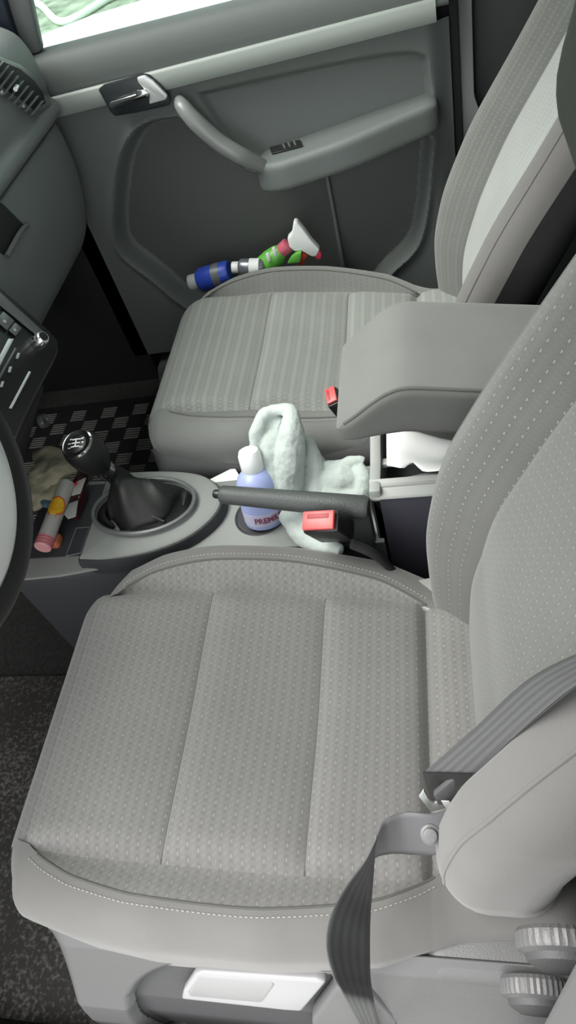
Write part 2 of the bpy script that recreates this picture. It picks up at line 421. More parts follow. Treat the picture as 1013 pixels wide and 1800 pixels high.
dparts = split(vs, fs, None, np.where(cs < -.025, 'b', 'a'))
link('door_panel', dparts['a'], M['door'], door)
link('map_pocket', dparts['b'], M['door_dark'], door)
link('door_shell', box(-.87, .05, 1.598, 1.68, .08, .80, .004), M['black_mat'], door)
# top pad below the glass
raw_fn = lambda P: P
def sweep_x(sec, x0, x1, n=12, fz=None):
    rings = []
    for x in np.linspace(x0, x1, n):
        rings.append([(x, p[0], p[1]+(fz(x) if fz else 0)) for p in sec])
    return loft(rings)
slope = lambda x: .02*(x+.76)/.8 - .0
pad = [(1.60, .842), (1.585, .846), (1.563, .845), (1.545, .836), (1.534, .815), (1.532, .785), (1.540, .770), (1.60, .768)]
pad = [tuple(p) for p in catmull([np.array(p) for p in pad], 4)]
link('window_sill_pad', sweep_x(pad, -.90, .045), M['door'], door)
strip = [(1.60, .776), (1.530, .772), (1.526, .766), (1.525, .742), (1.529, .734), (1.60, .730)]
link('trim_strip', sweep_x(strip, -.765, .022, 20, lambda x: .016*(x+.76)/.79), M['door_trim'], door, sharp=60)
# armrest
def armf(P):
    x = P[:, 0]; Q = P.copy()
    Q[:, 2] += .14*(x+.34)+.016
    k = sstep(-.20, .03, x); Q[:, 1] += .035*k
    k2 = sstep(-.30, -.37, x); Q[:, 1] += .02*k2; 
    return Q
xs = axg(-.37, .015, 20, .03); ys = axg(1.468, 1.60, 8, .014); zs = axg(.497, .56, 6, .014)
raw, P, fs = rbox(xs, ys, zs, (.03, .014, .014)); link('armrest', mesh(armf(P), fs), M['door'], door)
link('pocket_divider', box(divx-.003, divx+.006, 1.562, 1.592, .20, .52, .003), M['door'], door)
# window switch on the armrest
def arm_pt(px, py):
    # top of the armrest is the plane z = .56+.14(x+.34)
    d = ray(px, py); t = (.576+.14*.34-CAM[2])/(d[2]-.14*d[0]); return CAM+d*t
swp = [arm_pt(*p) for p in ((474, 262), (528, 248), (533, 259), (479, 273))]
sw = link('window_switch', prism([p+np.array([0, 0, .001]) for p in swp], (0, 0, .003), .001), M['black'], door)
for a in (.45, .62, .8):
    q = swp[0]*(1-a)+swp[1]*a; q2 = swp[3]*(1-a)+swp[2]*a
    link('switch_key', tube([q*.85+q2*.15+np.array([0, 0, .0052]), q*.2+q2*.8+np.array([0, 0, .0052])], .0022, 8, 2), M['silver_dark'], sw)
# pull handle
pp = [A(316, 178, 1.53), A(322, 188, 1.505), A(345, 215, 1.49), A(385, 250, 1.485), A(425, 275, 1.485), A(462, 292, 1.50)]
link('pull_handle', tube(pp, [.012, .016, .018, .018, .018, .014], 14, 8), mk('pull_handle_grey', (.19, .20, .20), rough=.3), door)
# inner handle: recessed bowl, chrome lever
bez = [A(*p, 1.517) for p in ((172, 158), (182, 150), (250, 131), (262, 133), (284, 152), (300, 175), (298, 186), (240, 199), (202, 205), (194, 198))]
hb_ = link('handle_bowl', prism(bez, (0, .010, 0), .003), mk('handle_bowl_dark', (.025, .030, .034), rough=.35), door)
lev = [A(*p, 1.506) for p in ((190, 187), (193, 180), (238, 166), (240, 159), (256, 158), (262, 165), (258, 172), (196, 191))]
lv = link('release_lever', prism(lev, (0, .009, 0), .0025), M['chrome'], door)
sc = [A(*p, 1.510) for p in ((240, 137), (254, 133), (268, 142), (294, 168), (292, 176), (262, 184), (262, 165), (254, 158), (243, 146))]
link('lever_scoop', prism(sc, (0, .008, 0), .003), M['silver'], lv)
# pillar behind the door
pil = empty('door_pillar', 'dark grey far pillar trim between door edge and passenger backrest', 'pillar', (.12, 1.6, .05))
link('pillar_trim', prism([(.062, 1.58, .05), (.062, 1.58, 1.48), (.088, 1.56, 1.48), (.088, 1.56, .60), (.12, 1.545, .50), (.13, 1.545, .05)], (0, .06, 0), .006), M['trim_mid'], pil)
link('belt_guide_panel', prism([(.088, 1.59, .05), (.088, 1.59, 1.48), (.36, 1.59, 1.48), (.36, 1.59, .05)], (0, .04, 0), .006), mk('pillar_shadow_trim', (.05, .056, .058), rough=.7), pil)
tag(link('seal_strip', prism([(.045, 1.575, .05), (.045, 1.575, .95), (.063, 1.575, .95), (.063, 1.575, .05)], (0, .03, 0), .004), M['black_mat']), 'black rubber seal running down beside the far door edge', 'seal')
# sill of the far side
link('sill_trim', prism([(-.80, 1.46, .012), (.08, 1.46, .012), (.08, 1.46, .05), (.06, 1.52, .16), (-.80, 1.52, .07)], (0, .08, 0), .008), M['door_dark'], door)

# ------------------------------------------------------------------ dashboard
dash = empty('dashboard', 'dark grey dashboard with round edged air vent at the far end', 'dashboard', (-1.0, .8, .5))
prof = [(-1.30, .90), (-1.0, .925), (-.84, .925), (-.775, .905), (-.752, .87), (-.748, .82), (-.752, .785), (-.742, .772), (-.742, .752), (-.772, .735), (-.85, .73), (-1.30, .73)]
prof_u = [tuple(p) for p in catmull([np.array(p) for p in prof], 4)]
link('upper_pad', loft([[(x, y, z) for x, z in prof_u] for y in np.linspace(-.02, 1.505, 10)]), M['dash'], dash)
# glove box, lower door curving down and away
gp = [(-.765, .738), (-.752, .728), (-.750, .66), (-.765, .58), (-.80, .50), (-.88, .44), (-1.1, .42), (-1.1, .738)]
gp = [tuple(p) for p in catmull([np.array(p) for p in gp], 4)]
def gring(y, k=0): return [(x-k, y, z) for x, z in gp]
gl = link('glovebox', loft([gring(.97, .02), gring(.98), gring(1.2), gring(1.40), gring(1.475, .0), gring(1.50, .008), gring(1.515, .03)]), M['dash_low'], dash)
hr = [at(px, py, 0, -.7485) for px, py in ((-6, 352), (6, 358), (44, 396), (12, 452), (-8, 440))]
hd = link('latch_recess', prism(hr, (-.012, 0, 0), .002), M['black_mat'], gl)
link('latch_handle', tube([at(48, 396, 0, -.745), at(36, 408, 0, -.742), at(12, 450, 0, -.742)], .0045, 8, 4), M['silver_dark'], hd)
# vent
def Dp(px, py, x=-.742): return at(px, py, 0, x)
vo = [Dp(*p) for p in ((-30, 88), (5, 100), (38, 114), (66, 136), (84, 162), (91, 184), (80, 192), (62, 204), (40, 186), (0, 160), (-40, 135))]
vent = link('air_vent', prism(vo, (-.012, 0, 0), .003), M['silver_dark'], dash)
vi = [Dp(px, py, -.7415) for px, py in ((-25, 95), (5, 108), (36, 121), (60, 141), (76, 163), (81, 181), (60, 194), (38, 176), (0, 150), (-35, 128))]
link('vent_opening', prism(vi, (-.003, 0, 0), .0008), M['black_mat'], vent)
za, zb = Dp(10, 110)[2], Dp(66, 190)[2]
sl_mid0 = np.array([Dp(2, 100)[1], 0]);
for k in range(9):
    t = k/8.0
    pa = np.array([18+60*t, 112+62*t]); pb = np.array([-10+70*t, 150+42*t]) - 0
    pa = np.array([8+70*t, 106+70*t]); pb = pa+np.array([-28+8*t, 36-12*t])
    link('vent_slat', prism([Dp(pa[0], pa[1], -.734), Dp(pb[0], pb[1], -.734), Dp(pb[0]-1, pb[1]+3, -.734), Dp(pa[0]-1, pa[1]+3, -.734)], (-.010, 0, 0), .0012), M['dash'], vent)
link('vent_tab', tube([Dp(30, 152, -.735), Dp(27, 157, -.729)], .004, 8, 2), M['silver'], vent)
for px, py in ((2, 163), (40, 186)):
    link('trim_clip', lathe([(0.0005, 0), (.0035, 0), (.0035, .003), (.0005, .004)], Dp(px, py, -.742), (1, 0, 0), 12), M['silver'], vent)

# ------------------------------------------------------------------ centre stack with radio
st = empty('centre_stack', 'black centre stack with radio, buttons and silver knob left of the glovebox', 'centre console panel', (-.72, .775, .3))
# face plane through the bottom edge x=-.65,z=.567 leaning forward upwards
nrm = np.array([.86, 0, .51]); nrm /= np.linalg.norm(nrm); P0 = np.array([-.652, .8, .570])
def F_(px, py, off=0.0):
    d = ray(px, py); t = ((P0-CAM)@nrm+off)/(d@nrm); return CAM+d*t
face = [F_(*p) for p in ((-60, 448), (0, 502), (88, 580), (103, 597), (105, 616), (98, 634), (60, 706), (0, 835), (-80, 990), (-240, 800))]
link('stack_panel', prism(face, -nrm*.05, .006, 3), M['black'], st)
sb = [(-.69, .60), (-.672, .54), (-.86, .31), (-.88, .262), (-.98, .25), (-.98, .72), (-.74, .72)]
link('stack_body', loft([[(x+k, y, z) for x, z in sb] for y, k in ((.655, -.03), (.67, 0), (.875, 0), (.892, -.03))]), M['black_mat'], st)
tp = [F_(*p, .002) for p in ((-60, 460), (0, 515), (85, 592), (80, 603), (-10, 530), (-60, 500))]
link('panel_bezel', prism(tp, nrm*.002, .0008), M['silver_dark'], st)
kn = F_(64, 604, .0)
kb = link('silver_knob', lathe([(.0135, 0), (.0135, .008), (.0115, .022), (.0095, .024), (.0005, .024)], kn, nrm, 28), M['chrome'], st)
link('knob_cap', lathe([(.0075, .0235), (.0075, .0248), (.0004, .0252)], kn, nrm, 20), M['black'], kb)
for px, py, w_, h_ in ((8, 565, 20, 14), (26, 580, 12, 12), (-14, 545, 16, 14)):
    q = [F_(px+a*w_*.5+b*(-h_*.45), py+a*w_*.42+b*h_*.55, .002) for a, b in ((-1, -1), (1, -1), (1, 1), (-1, 1))]
    bt = link('radio_button', prism(q, nrm*.004, .0015), M['silver_dark'], st)
    link('button_mark', lathe([(.0004, 0), (.003, 0), (.003, .0006), (.0004, .0008)], F_(px, py, .0062), nrm, 12), M['dim_white'], bt)
link('display_edge', prism([F_(*p, .002) for p in ((14, 596), (24, 596), (-10, 662), (-20, 662))], nrm*.002, .0008), M['silver'], st)
link('cd_slot_trim', prism([F_(*p, .002) for p in ((25, 612), (29, 613), (-6, 676), (-10, 675))], nrm*.002, .0006), M['silver_dark'], st)
link('lower_slot_trim', prism([F_(*p, .002) for p in ((50, 653), (54, 655), (20, 719), (15, 718))], nrm*.002, .0006), M['silver'], st)
for px, py in ((31, 626), (17, 650), (3, 676), (-10, 700)):
    link('radio_key', prism([F_(px+a, py+b, .002) for a, b in ((-1, -5), (4, -5), (1, 5), (-4, 5))], nrm*.002, .0006), M['dim_white'], st)
_d = ray(75, 740); sn = np.array([.774, 0, -.633]); _n = sn; sk = CAM+_d*(((np.array([-.672, 0, .54])-CAM)@_n)/(_d@_n)); sn = np.array([.95, .1, .1])
bm = bmesh.new()
link('power_socket', lathe([(.0085, -.004), (.0085, .006), (.010, .008), (.0135, .008), (.015, .004), (.015, -.004)], sk, sn, 28), M['silver_dark'], st)

# ------------------------------------------------------------------ centre console
con = empty('centre_console', 'grey centre console between the seats with gear surround, cup holder and open rear box', 'centre console', (-.4, .775, .012))
# lower body (tunnel cover)
def taper(P):
    Q = P.copy(); return Q
body = [(-.80, .655, .885), (-.70, .660, .885), (-.60, .675, .875), (-.45, .695, .855), (-.30, .695, .86), (-.12, .695, .865)]
rings = []
for x, y0, y1 in body:
    zt = .282 if x > -.5 else .285
    rings.append([(x, y0, .02), (x, y0, zt-.012), (x, y0+.004, zt-.003), (x, y0+.014, zt), (x, y1-.014, zt), (x, y1-.004, zt-.003), (x, y1, zt-.012), (x, y1, .02)])
link('console_base', loft([[np.array(p)-np.array([0, 0, .004]) for p in r] for r in rings]), M['console_dark'], con)
tpl = [(x, y0-.001, zt_) for x, y0, y1 in body for zt_ in (.282,)]+[(x, y1+.001, .282) for x, y0, y1 in body[::-1]]
link('console_top', prism(tpl, (0, 0, .006), .002), M['console'], con)
# gear surround: raised dish, D shaped at the rear
so_ = [(-.66, .672), (-.60, .668), (-.52, .678), (-.455, .705), (-.415, .745), (-.402, .785), (-.415, .825), (-.455, .858), (-.52, .875), (-.60, .882), (-.66, .882)]
so_ = [tuple(p) for p in catmull([np.array(p) for p in so_], 5)]
def rim(pts, c, s, k=.965):
    s = s*k
    return [(c[0]+(x-c[0])*s, c[1]+(y-c[1])*s) for x, y in pts]
def rim_(pts, c, s): return [(c[0]+(x-c[0])*s, c[1]+(y-c[1])*s) for x, y in pts]
cen = (-.56, .777)
rings = [[(x, y, .275) for x, y in rim(so_, cen, 1)], [(x, y, .302) for x, y in rim(so_, cen, 1)], [(x, y, .312) for x, y in rim(so_, cen, .98)], [(x, y, .316) for x, y in rim(so_, cen, .93)], [(x, y, .317) for x, y in rim(so_, cen, .3)]]
link('gear_surround', loft(rings), M['console'], con)
link('surround_skirt', loft([[(x, y, .272) for x, y in rim(so_, (-.60, .777), 1.03)], [(x, y, .300) for x, y in rim(so_, (-.60, .777), 1.03)], [(x, y, .309) for x, y in rim(so_, (-.60, .777), 1.005)]]), M['console_dark'], con)
gl_in = [(-.552+.098*math.cos(a)-.0, .778+.064*math.sin(a)) for a in np.linspace(0, 2*PI, 48, endpoint=False)]
link('gaiter_frame', merge(*[tube([(x, y, .325) for x, y in gl_in+gl_in[:1]], .0045, 8, 1)]), M['silver_dark'], con)
# front tray with rubber mat
link('tray_mat', prism([(-.80, .700, .286), (-.665, .700, .286), (-.665, .875, .286), (-.80, .875, .286)], (0, 0, .004), .0015), M['console_dark'], con)
link('tray_outline', merge(*[tube(p, .0012, 6, 1) for p in ([(-.70, .70, .2905), (-.672, .705, .2905), (-.672, .765, .2905), (-.70, .765, .2905), (-.70, .70, .2905)],)]), M['dash_low'], con)
# cup holder ring and cup
cupc = at(458, 905, 2, .288)
link('cup_holder', lathe([(.042, -.03), (.042, .0005), (.045, .002), (.047, .0005), (.047, -.03)], cupc, (0, 0, 1), 40), M['console_dark'], con)
link('cup_well', lathe([(.0005, 0), (.0415, 0), (.0415, .0006), (.0005, .0008)], cupc+np.array([0, 0, .0005]), (0, 0, 1), 40), M['navy'], con)
# rear box with open bin
BX0, BX1 = -.130, .14
def zt(x): return .40-.03*(x-BX0)*0
link('box_near_wall', prism([(BX0, .700, .03), (BX1, .700, .03), (BX1, .700, .385), (BX0, .700, .385)], (0, .012, 0), .003), M['navy'], con)
link('box_near_rim', prism([(BX0, .698, .386), (BX1, .698, .386), (BX1, .722, .402), (BX0, .722, .402)], (0, .002, .004), .001), M['console'], con)
link('box_ledge', prism([(BX0, .720, .37), (BX1, .720, .37), (BX1, .762, .40), (BX1, .722, .403), (BX0, .722, .403)][:3]+[(BX1, .72, .404), (BX0, .720, .404)], (0, 0, 0.002), 0), M['console'], con) if False else None
link('box_floor', box(BX0+.004, BX1, .712, .872, .30, .330, .002), M['console_dark'], con)
link('box_front_wall', prism([(BX0, .700, .03), (BX0, .880, .03), (BX0, .880, .418), (BX0, .840, .420), (BX0, .760, .402), (BX0, .700, .405)], (.018, 0, 0), .004), M['console'], con)
link('box_far_wall', prism([(BX0, .868, .03), (BX1, .868, .03), (BX1, .868, .418), (BX0, .868, .418)], (0, .014, 0), .004), M['console'], con)
link('box_shelf', prism([(BX0+.010, .712, .394), (BX1, .712, .394), (BX1, .738, .390), (-.05, .736, .390), (-.085, .728, .392), (BX0+.010, .726, .392)], (0, 0, .008), .003), M['console'], con)
link('bin_lip', prism([(BX0+.012, .762, .386), (-.03, .766, .386), (BX1, .762, .386), (BX1, .774, .386), (BX0+.012, .777, .386)], (0, 0, .01), .003), M['console'], con)
link('box_back_lid', prism([(BX0+.012, .862, .415), (BX1, .862, .415), (BX1, .885, .428), (BX0, .885, .428)], (0, 0, .008), .003), M['console_dark'], con)

# paper in the bin
def paper():
    c = [at(680, 753, 2, .395), at(778, 768, 2, .398), at(790, 800, 2, .395), at(760, 828, 2, .392), at(737, 823, 2, .390), at(722, 812, 2, .388), at(684, 822, 2, .388)]
    n = 14; vs = []; fs = []
    a, b, d, e = [at(680, 755, 2, .408), at(800, 771, 2, .409), at(790, 830, 2, .409), at(681, 822, 2, .408)]
    for i in range(n+1):
        for j in range(n+1):
            u, v = i/n, j/n
            p = (a*(1-u)+b*u)*(1-v)+(e*(1-u)+d*u)*v
            p = p+np.array([0, 0, .005*math.sin(5*u+2*v)+.004*math.sin(9*v)*u])
            if v > .8: p = p+np.array([0, .018*math.exp(-((u-.42)/.10)**2)*(v-.8)/.2, 0])
            vs.append(p)
    for i in range(n):
        for j in range(n): q = i*(n+1)+j; fs.append((q, q+n+1, q+n+2, q+1))
    me = mesh(vs, fs); o = link('paper_slip', me, M['white']); md = o.modifiers.new('s', 'SOLIDIFY'); md.thickness = .0006
    return o
tag(paper(), 'blank white paper lying in the open box behind the handbrake', 'paper')

# ------------------------------------------------------------------ gear lever
gear = empty('gear_lever', 'black gear lever with round knob and chrome ring in a leather gaiter', 'gear lever', (-.56, .785, .32))
kc = at(135, 785, 2, .463); kb0 = np.array([-.545, .785, .325])
axis = np.array([-.42, .13, .75]); axis /= np.linalg.norm(axis)
ktop = at(135, 780, 2, .472)
top_n = np.array([-.10, -.12, 1.0]); top_n /= np.linalg.norm(top_n)
top_n = np.array([-.34, .02, .9]); top_n /= np.linalg.norm(top_n)
neck = at(182, 822, 2, .388)
kax = ktop-neck; kax /= np.linalg.norm(kax)
Lk = np.linalg.norm(ktop-neck)
knob = link('knob', lathe([(.0005, -.0), (.016, .0), (.020, Lk*.10), (.029, Lk*.32), (.034, Lk*.60), (.0335, Lk*.85), (.0295, Lk*.98), (.0005, Lk)], neck, kax, 32), mk('knob_black', (.008, .008, .009), rough=.45), gear)
ring_c = ktop-kax*.001
link('knob_ring', lathe([(.0235, -.002), (.0285, -.003), (.0285, .001), (.0260, .003), (.0235, .002)], ring_c, kax, 36), M['chrome'], knob)
link('knob_cap', lathe([(.0005, -.002), (.0236, -.001), (.0236, .0005), (.014, .0030), (.0005, .0038)], ring_c, kax, 32), M['black'], knob)
# shift pattern
_, ku, kv = frame_dir(kax)
ex = np.array([1., 0, 0])-kax*kax[0]; ex /= np.linalg.norm(ex); ey = np.cross(kax, ex)
bars = []
for dx in (-.007, 0, .007): bars.append(tube([ring_c+kax*.0035+ey*dx-ex*.008, ring_c+kax*.0045+ey*dx, ring_c+kax*.0035+ey*dx+ex*.008], .0011, 6, 2))
bars.append(tube([ring_c+kax*.0045-ey*.007, ring_c+kax*.0048+ey*.007], .0011, 6, 2))
for s, dx, dy in (('1', -.0085, -.011), ('2', -.0085, .011), ('3', 0, -.0125), ('4', 0, .0125), ('5', .0085, -.011), ('R', .0085, .011)):
    t = text_mesh(s, .0068, .0002, .0003)
    bars.append(mapverts(t, lambda p, dx=dx, dy=dy: ring_c+kax*(.0030+p[2])+ey*(-(p[0]+dx))*(-1)+ex*(dy-p[1])))
link('shift_pattern', merge(*bars), mk('shift_pattern_white', (.9, .9, .9), rough=.4), knob)
link('collar', lathe([(.0135, -.014), (.0175, -.013), (.0190, -.004), (.0180, .006), (.015, .008)], neck, kax, 28), M['chrome'], gear)
# gaiter: sleeve flowing from the collar into the dish with folds
gpts = catmull([neck-kax*.012, neck-kax*.04+np.array([.008, 0, 0]), np.array([-.572, .785, .350]), np.array([-.552, .778, .328])], 8)
rings = []
NP = 48
for i, p in enumerate(gpts):
    t = i/(len(gpts)-1)
    d = gpts[min(i+1, len(gpts)-1)]-gpts[max(i-1, 0)]; d, u, v = frame_dir(-d)
    u = np.array([1., 0, 0])-d*d[0]; u /= np.linalg.norm(u); v = np.cross(d, u)
    k = sstep(.35, 1.0, np.array(t))
    ra = .0175+.006*t+(.088-.0235)*float(k)**1.4; rb = .0165+.006*t+(.055-.022)*float(k)**1.4
    ring = []
    for a in np.linspace(0, 2*PI, NP, endpoint=False):
        f = 1+.05*math.sin(5*a+t*6)*min(1, t*2)+.035*math.sin(9*a-4*t)*t*(1-t)*3
        q = p+f*(ra*math.cos(a)*u+rb*math.sin(a)*v)
        if t > .6:
            kk = (t-.6)/.4; zz = .322; q = np.array([q[0], q[1], q[2]*(1-kk)+zz*kk+.006*math.sin(4*a+1)*kk*(1-kk)*4])
        ring.append(q)
    rings.append(ring)
rings.append([(x*.0+(-.552+.095*math.cos(a)), .778+.061*math.sin(a), .316) for a, x in zip(np.linspace(0, 2*PI, NP, endpoint=False), [0]*NP)])
link('gaiter', loft(rings, caps=False), M['gaiter'], gear, sharp=80)
fold = [tube([(-.475, .80, .328), (-.468, .785, .338), (-.470, .765, .330)], [.004, .007, .003], 8, 6), tube([(-.50, .735, .326), (-.53, .745, .334), (-.56, .74, .326)], [.003, .006, .003], 8, 6), tube([(-.60, .735, .322), (-.625, .76, .328), (-.62, .80, .322)], [.003, .006, .003], 8, 6)]
for f__ in fold: link('gaiter_fold', f__, M['gaiter'], gear)

# ------------------------------------------------------------------ handbrake
hbk = empty('handbrake', 'dark grey ribbed handbrake lever lying over the cup holder', 'handbrake', (-.12, .70, .30))
h0 = at(388, 869, 2, .405); h1 = at(655, 893, 2, .385)
dirh = (h1-h0)/np.linalg.norm(h1-h0)
nn = np.linalg.norm(h1-h0)
link('grip', lathe([(.006, -.002), (.0125, 0), (.0145, .004), (.0150, .02), (.0165, .12), (.0175, nn*.75), (.0180, nn-.012), (.015, nn-.006), (.0005, nn-.006)], h0, dirh, 28, sx=1.0, sy=1.05), M['brake'], hbk)
link('release_button', lathe([(.0005, -.012), (.006, -.012), (.0075, -.009), (.0075, .002)], h0, dirh, 20), M['black'], hbk)
link('lever_base', prism([(-.27, .690, .275), (-.134, .690, .275), (-.134, .690, .388), (-.20, .690, .380)], (0, .024, 0), .007), M['brake'], hbk)

# ------------------------------------------------------------------ seats
def stitch_line(pts, step=.006, ln=.0035, r=.0006):
    P = catmull(pts, 6); out = []; acc = 0
    cum = [0]
    for a, b in zip(P[:-1], P[1:]): cum.append(cum[-1]+np.linalg.norm(b-a))
    T = cum[-1]; X = np.array(P)
    f = lambda s: np.array([np.interp(s, cum, X[:, i]) for i in range(3)])
    s = 0
    while s+ln < T: out.append(tube([f(s), f(s+ln)], r, 5, 1)); s += step
    bm = bmesh.new()
    for m in out: bm.from_mesh(m)
    me = bpy.data.meshes.new('m'); bm.to_mesh(me); bm.free(); return me

def cushion_height(x, t, tau, w):
    """top surface: base incline + bolster rise + stuffed channels"""
    z = np.interp(x, [-.62, -.555, -.37, -.06, .13], [.352, .360, .350, .300, .285])
    return z
def make_cushion(root, yc, cl, lens, plain):
    XF, XR = -.598, .125; TH = .268; ZB = .17
    seams = [-.373, -.203, -.058]
    ex = [s_+d_ for s_ in seams for d_ in (-.012, -.008, -.005, -.0025, 0, .0025, .005, .008, .012)]+[-.5555, -.552, -.548, -.560]
    xs = axg(XF, XR, 60, .045, ex, 7)
    half = [0, .02, .04, .06, .08, .10, .12, .14, .155, .17, .18, .186, .190, .194, .200, .206, .212, .218, .222, .225, .228, .232, .238, .243, .248, .252, .256, .260, .264, TH]
    ys = np.array(sorted(set([-h for h in half]+half)))
    zs = axg(ZB, .36, 8, .04)
    raw, P, fs = rbox(xs, ys, zs, (.045, .040, .045))
    x, t = raw[:, 0], raw[:, 1]
    at_ = np.abs(t); TA = .190; TB = .225
    wx = np.clip((x+.545)/.50, 0, 1); w = np.sin(PI*wx)**.55
    w = np.where((x < -.545) | (x > -.045), 0.0, w); w = np.maximum(w, .02)
    # rounded param -> keep side/vertical displacement of rbox, warp seam position
    ap = np.abs(P[:, 1]); sg = np.sign(P[:, 1])
    bnd = TA+(TB-TA)*w
    ap2 = np.where(at_ <= TA, ap, np.where(at_ <= TB, TA+(ap-TA)*w, bnd+(ap-TB)*(TH-bnd)/(TH-TB)))
    topk = sstep(ZB+.04, .36, raw[:, 2])
    ap3 = ap*(1-topk)+ap2*topk
    # outline in plan: a little narrower at the front corners and at the back
    wide = np.interp(x, [-.60, -.55, -.48, -.40, -.25, -.12, -.03, .1], [-.030, -.012, .004, .012, .012, .0, -.03, -.045])
    ap3 = ap3+wide*sstep(.15, .26, at_)
    # heights
    base = np.interp(x, [-.62, -.555, -.37, -.06, .13], [.352, .360, .349, .300, .292])-.36
    rise = sstep(TA-.004, TB+.004, at_)*(.031*np.sin(PI*np.clip((x+.585)/.57, 0, 1))**.8)*sstep(.02, -.12, x)*np.where(P[:, 1] < 0, .62, 1.0)
    puff = np.zeros_like(x)
    for a, b in ((-.555, -.373), (-.373, -.203), (-.203, -.058), (-.058, .10)):
        k = np.clip((x-a)/(b-a), 0, 1); ins = (x >= a) & (x <= b)
        puff = np.where(ins, .018*(1-(2*k-1)**4)**.7*(.45+.75*(1-k)), puff)
    puff *= (at_ <= TA)*sstep(TA+.001, TA-.02, at_)
    fold = -.010*np.exp(-((x+.058)/.008)**2)*(at_ <= TA)
    z = P[:, 2]+topk*(base*1.0+rise+puff+fold)
    # slight hollow of the seat
    z -= topk*.012*np.exp(-(P[:, 1]/.11)**2)*np.exp(-((x+.22)/.15)**2)
    front = sstep(-.50, -.598, x)*(1-topk)
    X = P[:, 0]+.034*np.where(P[:, 1] < 0, .1, 1.0)*sstep(.16, .262, at_)*sstep(-.42, -.57, x)*sstep(.22, .34, raw[:, 2])+.012*sstep(.30, .20, raw[:, 2])*sstep(-.5, -.6, x)
    Y = sg*ap3+yc
    Q = np.stack([X, Y, z], 1)
    uv = np.stack([X-(.36-raw[:, 2])*(raw[:, 0] < -.59), Y], 1)
    cen = raw[np.array(fs)].mean(axis=1); cx_, ct, cz = cen[:, 0], np.abs(cen[:, 1]), cen[:, 2]
    top = cz > .3599
    keys = np.full(len(fs), 'z_base', dtype=object)
    keys[(ct < TA) & (cx_ < .09) & ((top) | ((cz > .235) & (cx_ < -.5)))] = 'a_panel'
    m_ = top & (ct > TA) & (ct < TB) & (cx_ > -.545) & (cx_ < -.045)
    keys[m_ & (cen[:, 1] > 0)] = 'b_lens_p'; keys[m_ & (cen[:, 1] < 0)] = 'b_lens_n'
    m_ = (~m_) & (ct >= TA) & (cx_ > -.560) & (cz > .17)
    keys[m_ & (cen[:, 1] > 0)] = 'c_bol_p'; keys[m_ & (cen[:, 1] < 0)] = 'c_bol_n'
    parts = split(Q, fs, uv, keys)
    link('cushion_base', parts['z_base'], plain, root)
    link('cushion_panel', parts['a_panel'], cl, root)
    for s_ in 'pn':
        bo = link('cushion_bolster', parts['c_bol_'+s_], plain, root)
        link('bolster_inset', parts['b_lens_'+s_], lens, bo)
    def surf(x_, tabs, sgn):
        """approximate point on crest seam"""
        i = np.argmin((raw[:, 0]-x_)**2+(raw[:, 1]-sgn*tabs)**2+((raw[:, 2]-.36)*5)**2); return Q[i]
    for sx_ in (-.373, -.203, -.058):
        pts = [Q[np.argmin((raw[:, 0]-sx_)**2+(raw[:, 1]-a)**2+((raw[:, 2]-.36)*5)**2)]+np.array([0, 0, -.0008]) for a in np.linspace(-.188, .188, 24)]
        link('channel_seam', tube(pts, .0016, 6, 2), M['seam'], root)
    for sgn in (1, -1):
        pts = [surf(a, .225, sgn) for a in np.linspace(-.535, -.055, 26)]
        link('bolster_piping', tube([p+np.array([0, 0, .0]) for p in pts], .0016, 8, 2), M['seam'], root)
        link('bolster_stitching', stitch_line([surf(a, .232, sgn)+np.array([0, sgn*.001, .0008]) for a in np.linspace(-.54, -.05, 26)]), M['stitch'], root)
    return surf

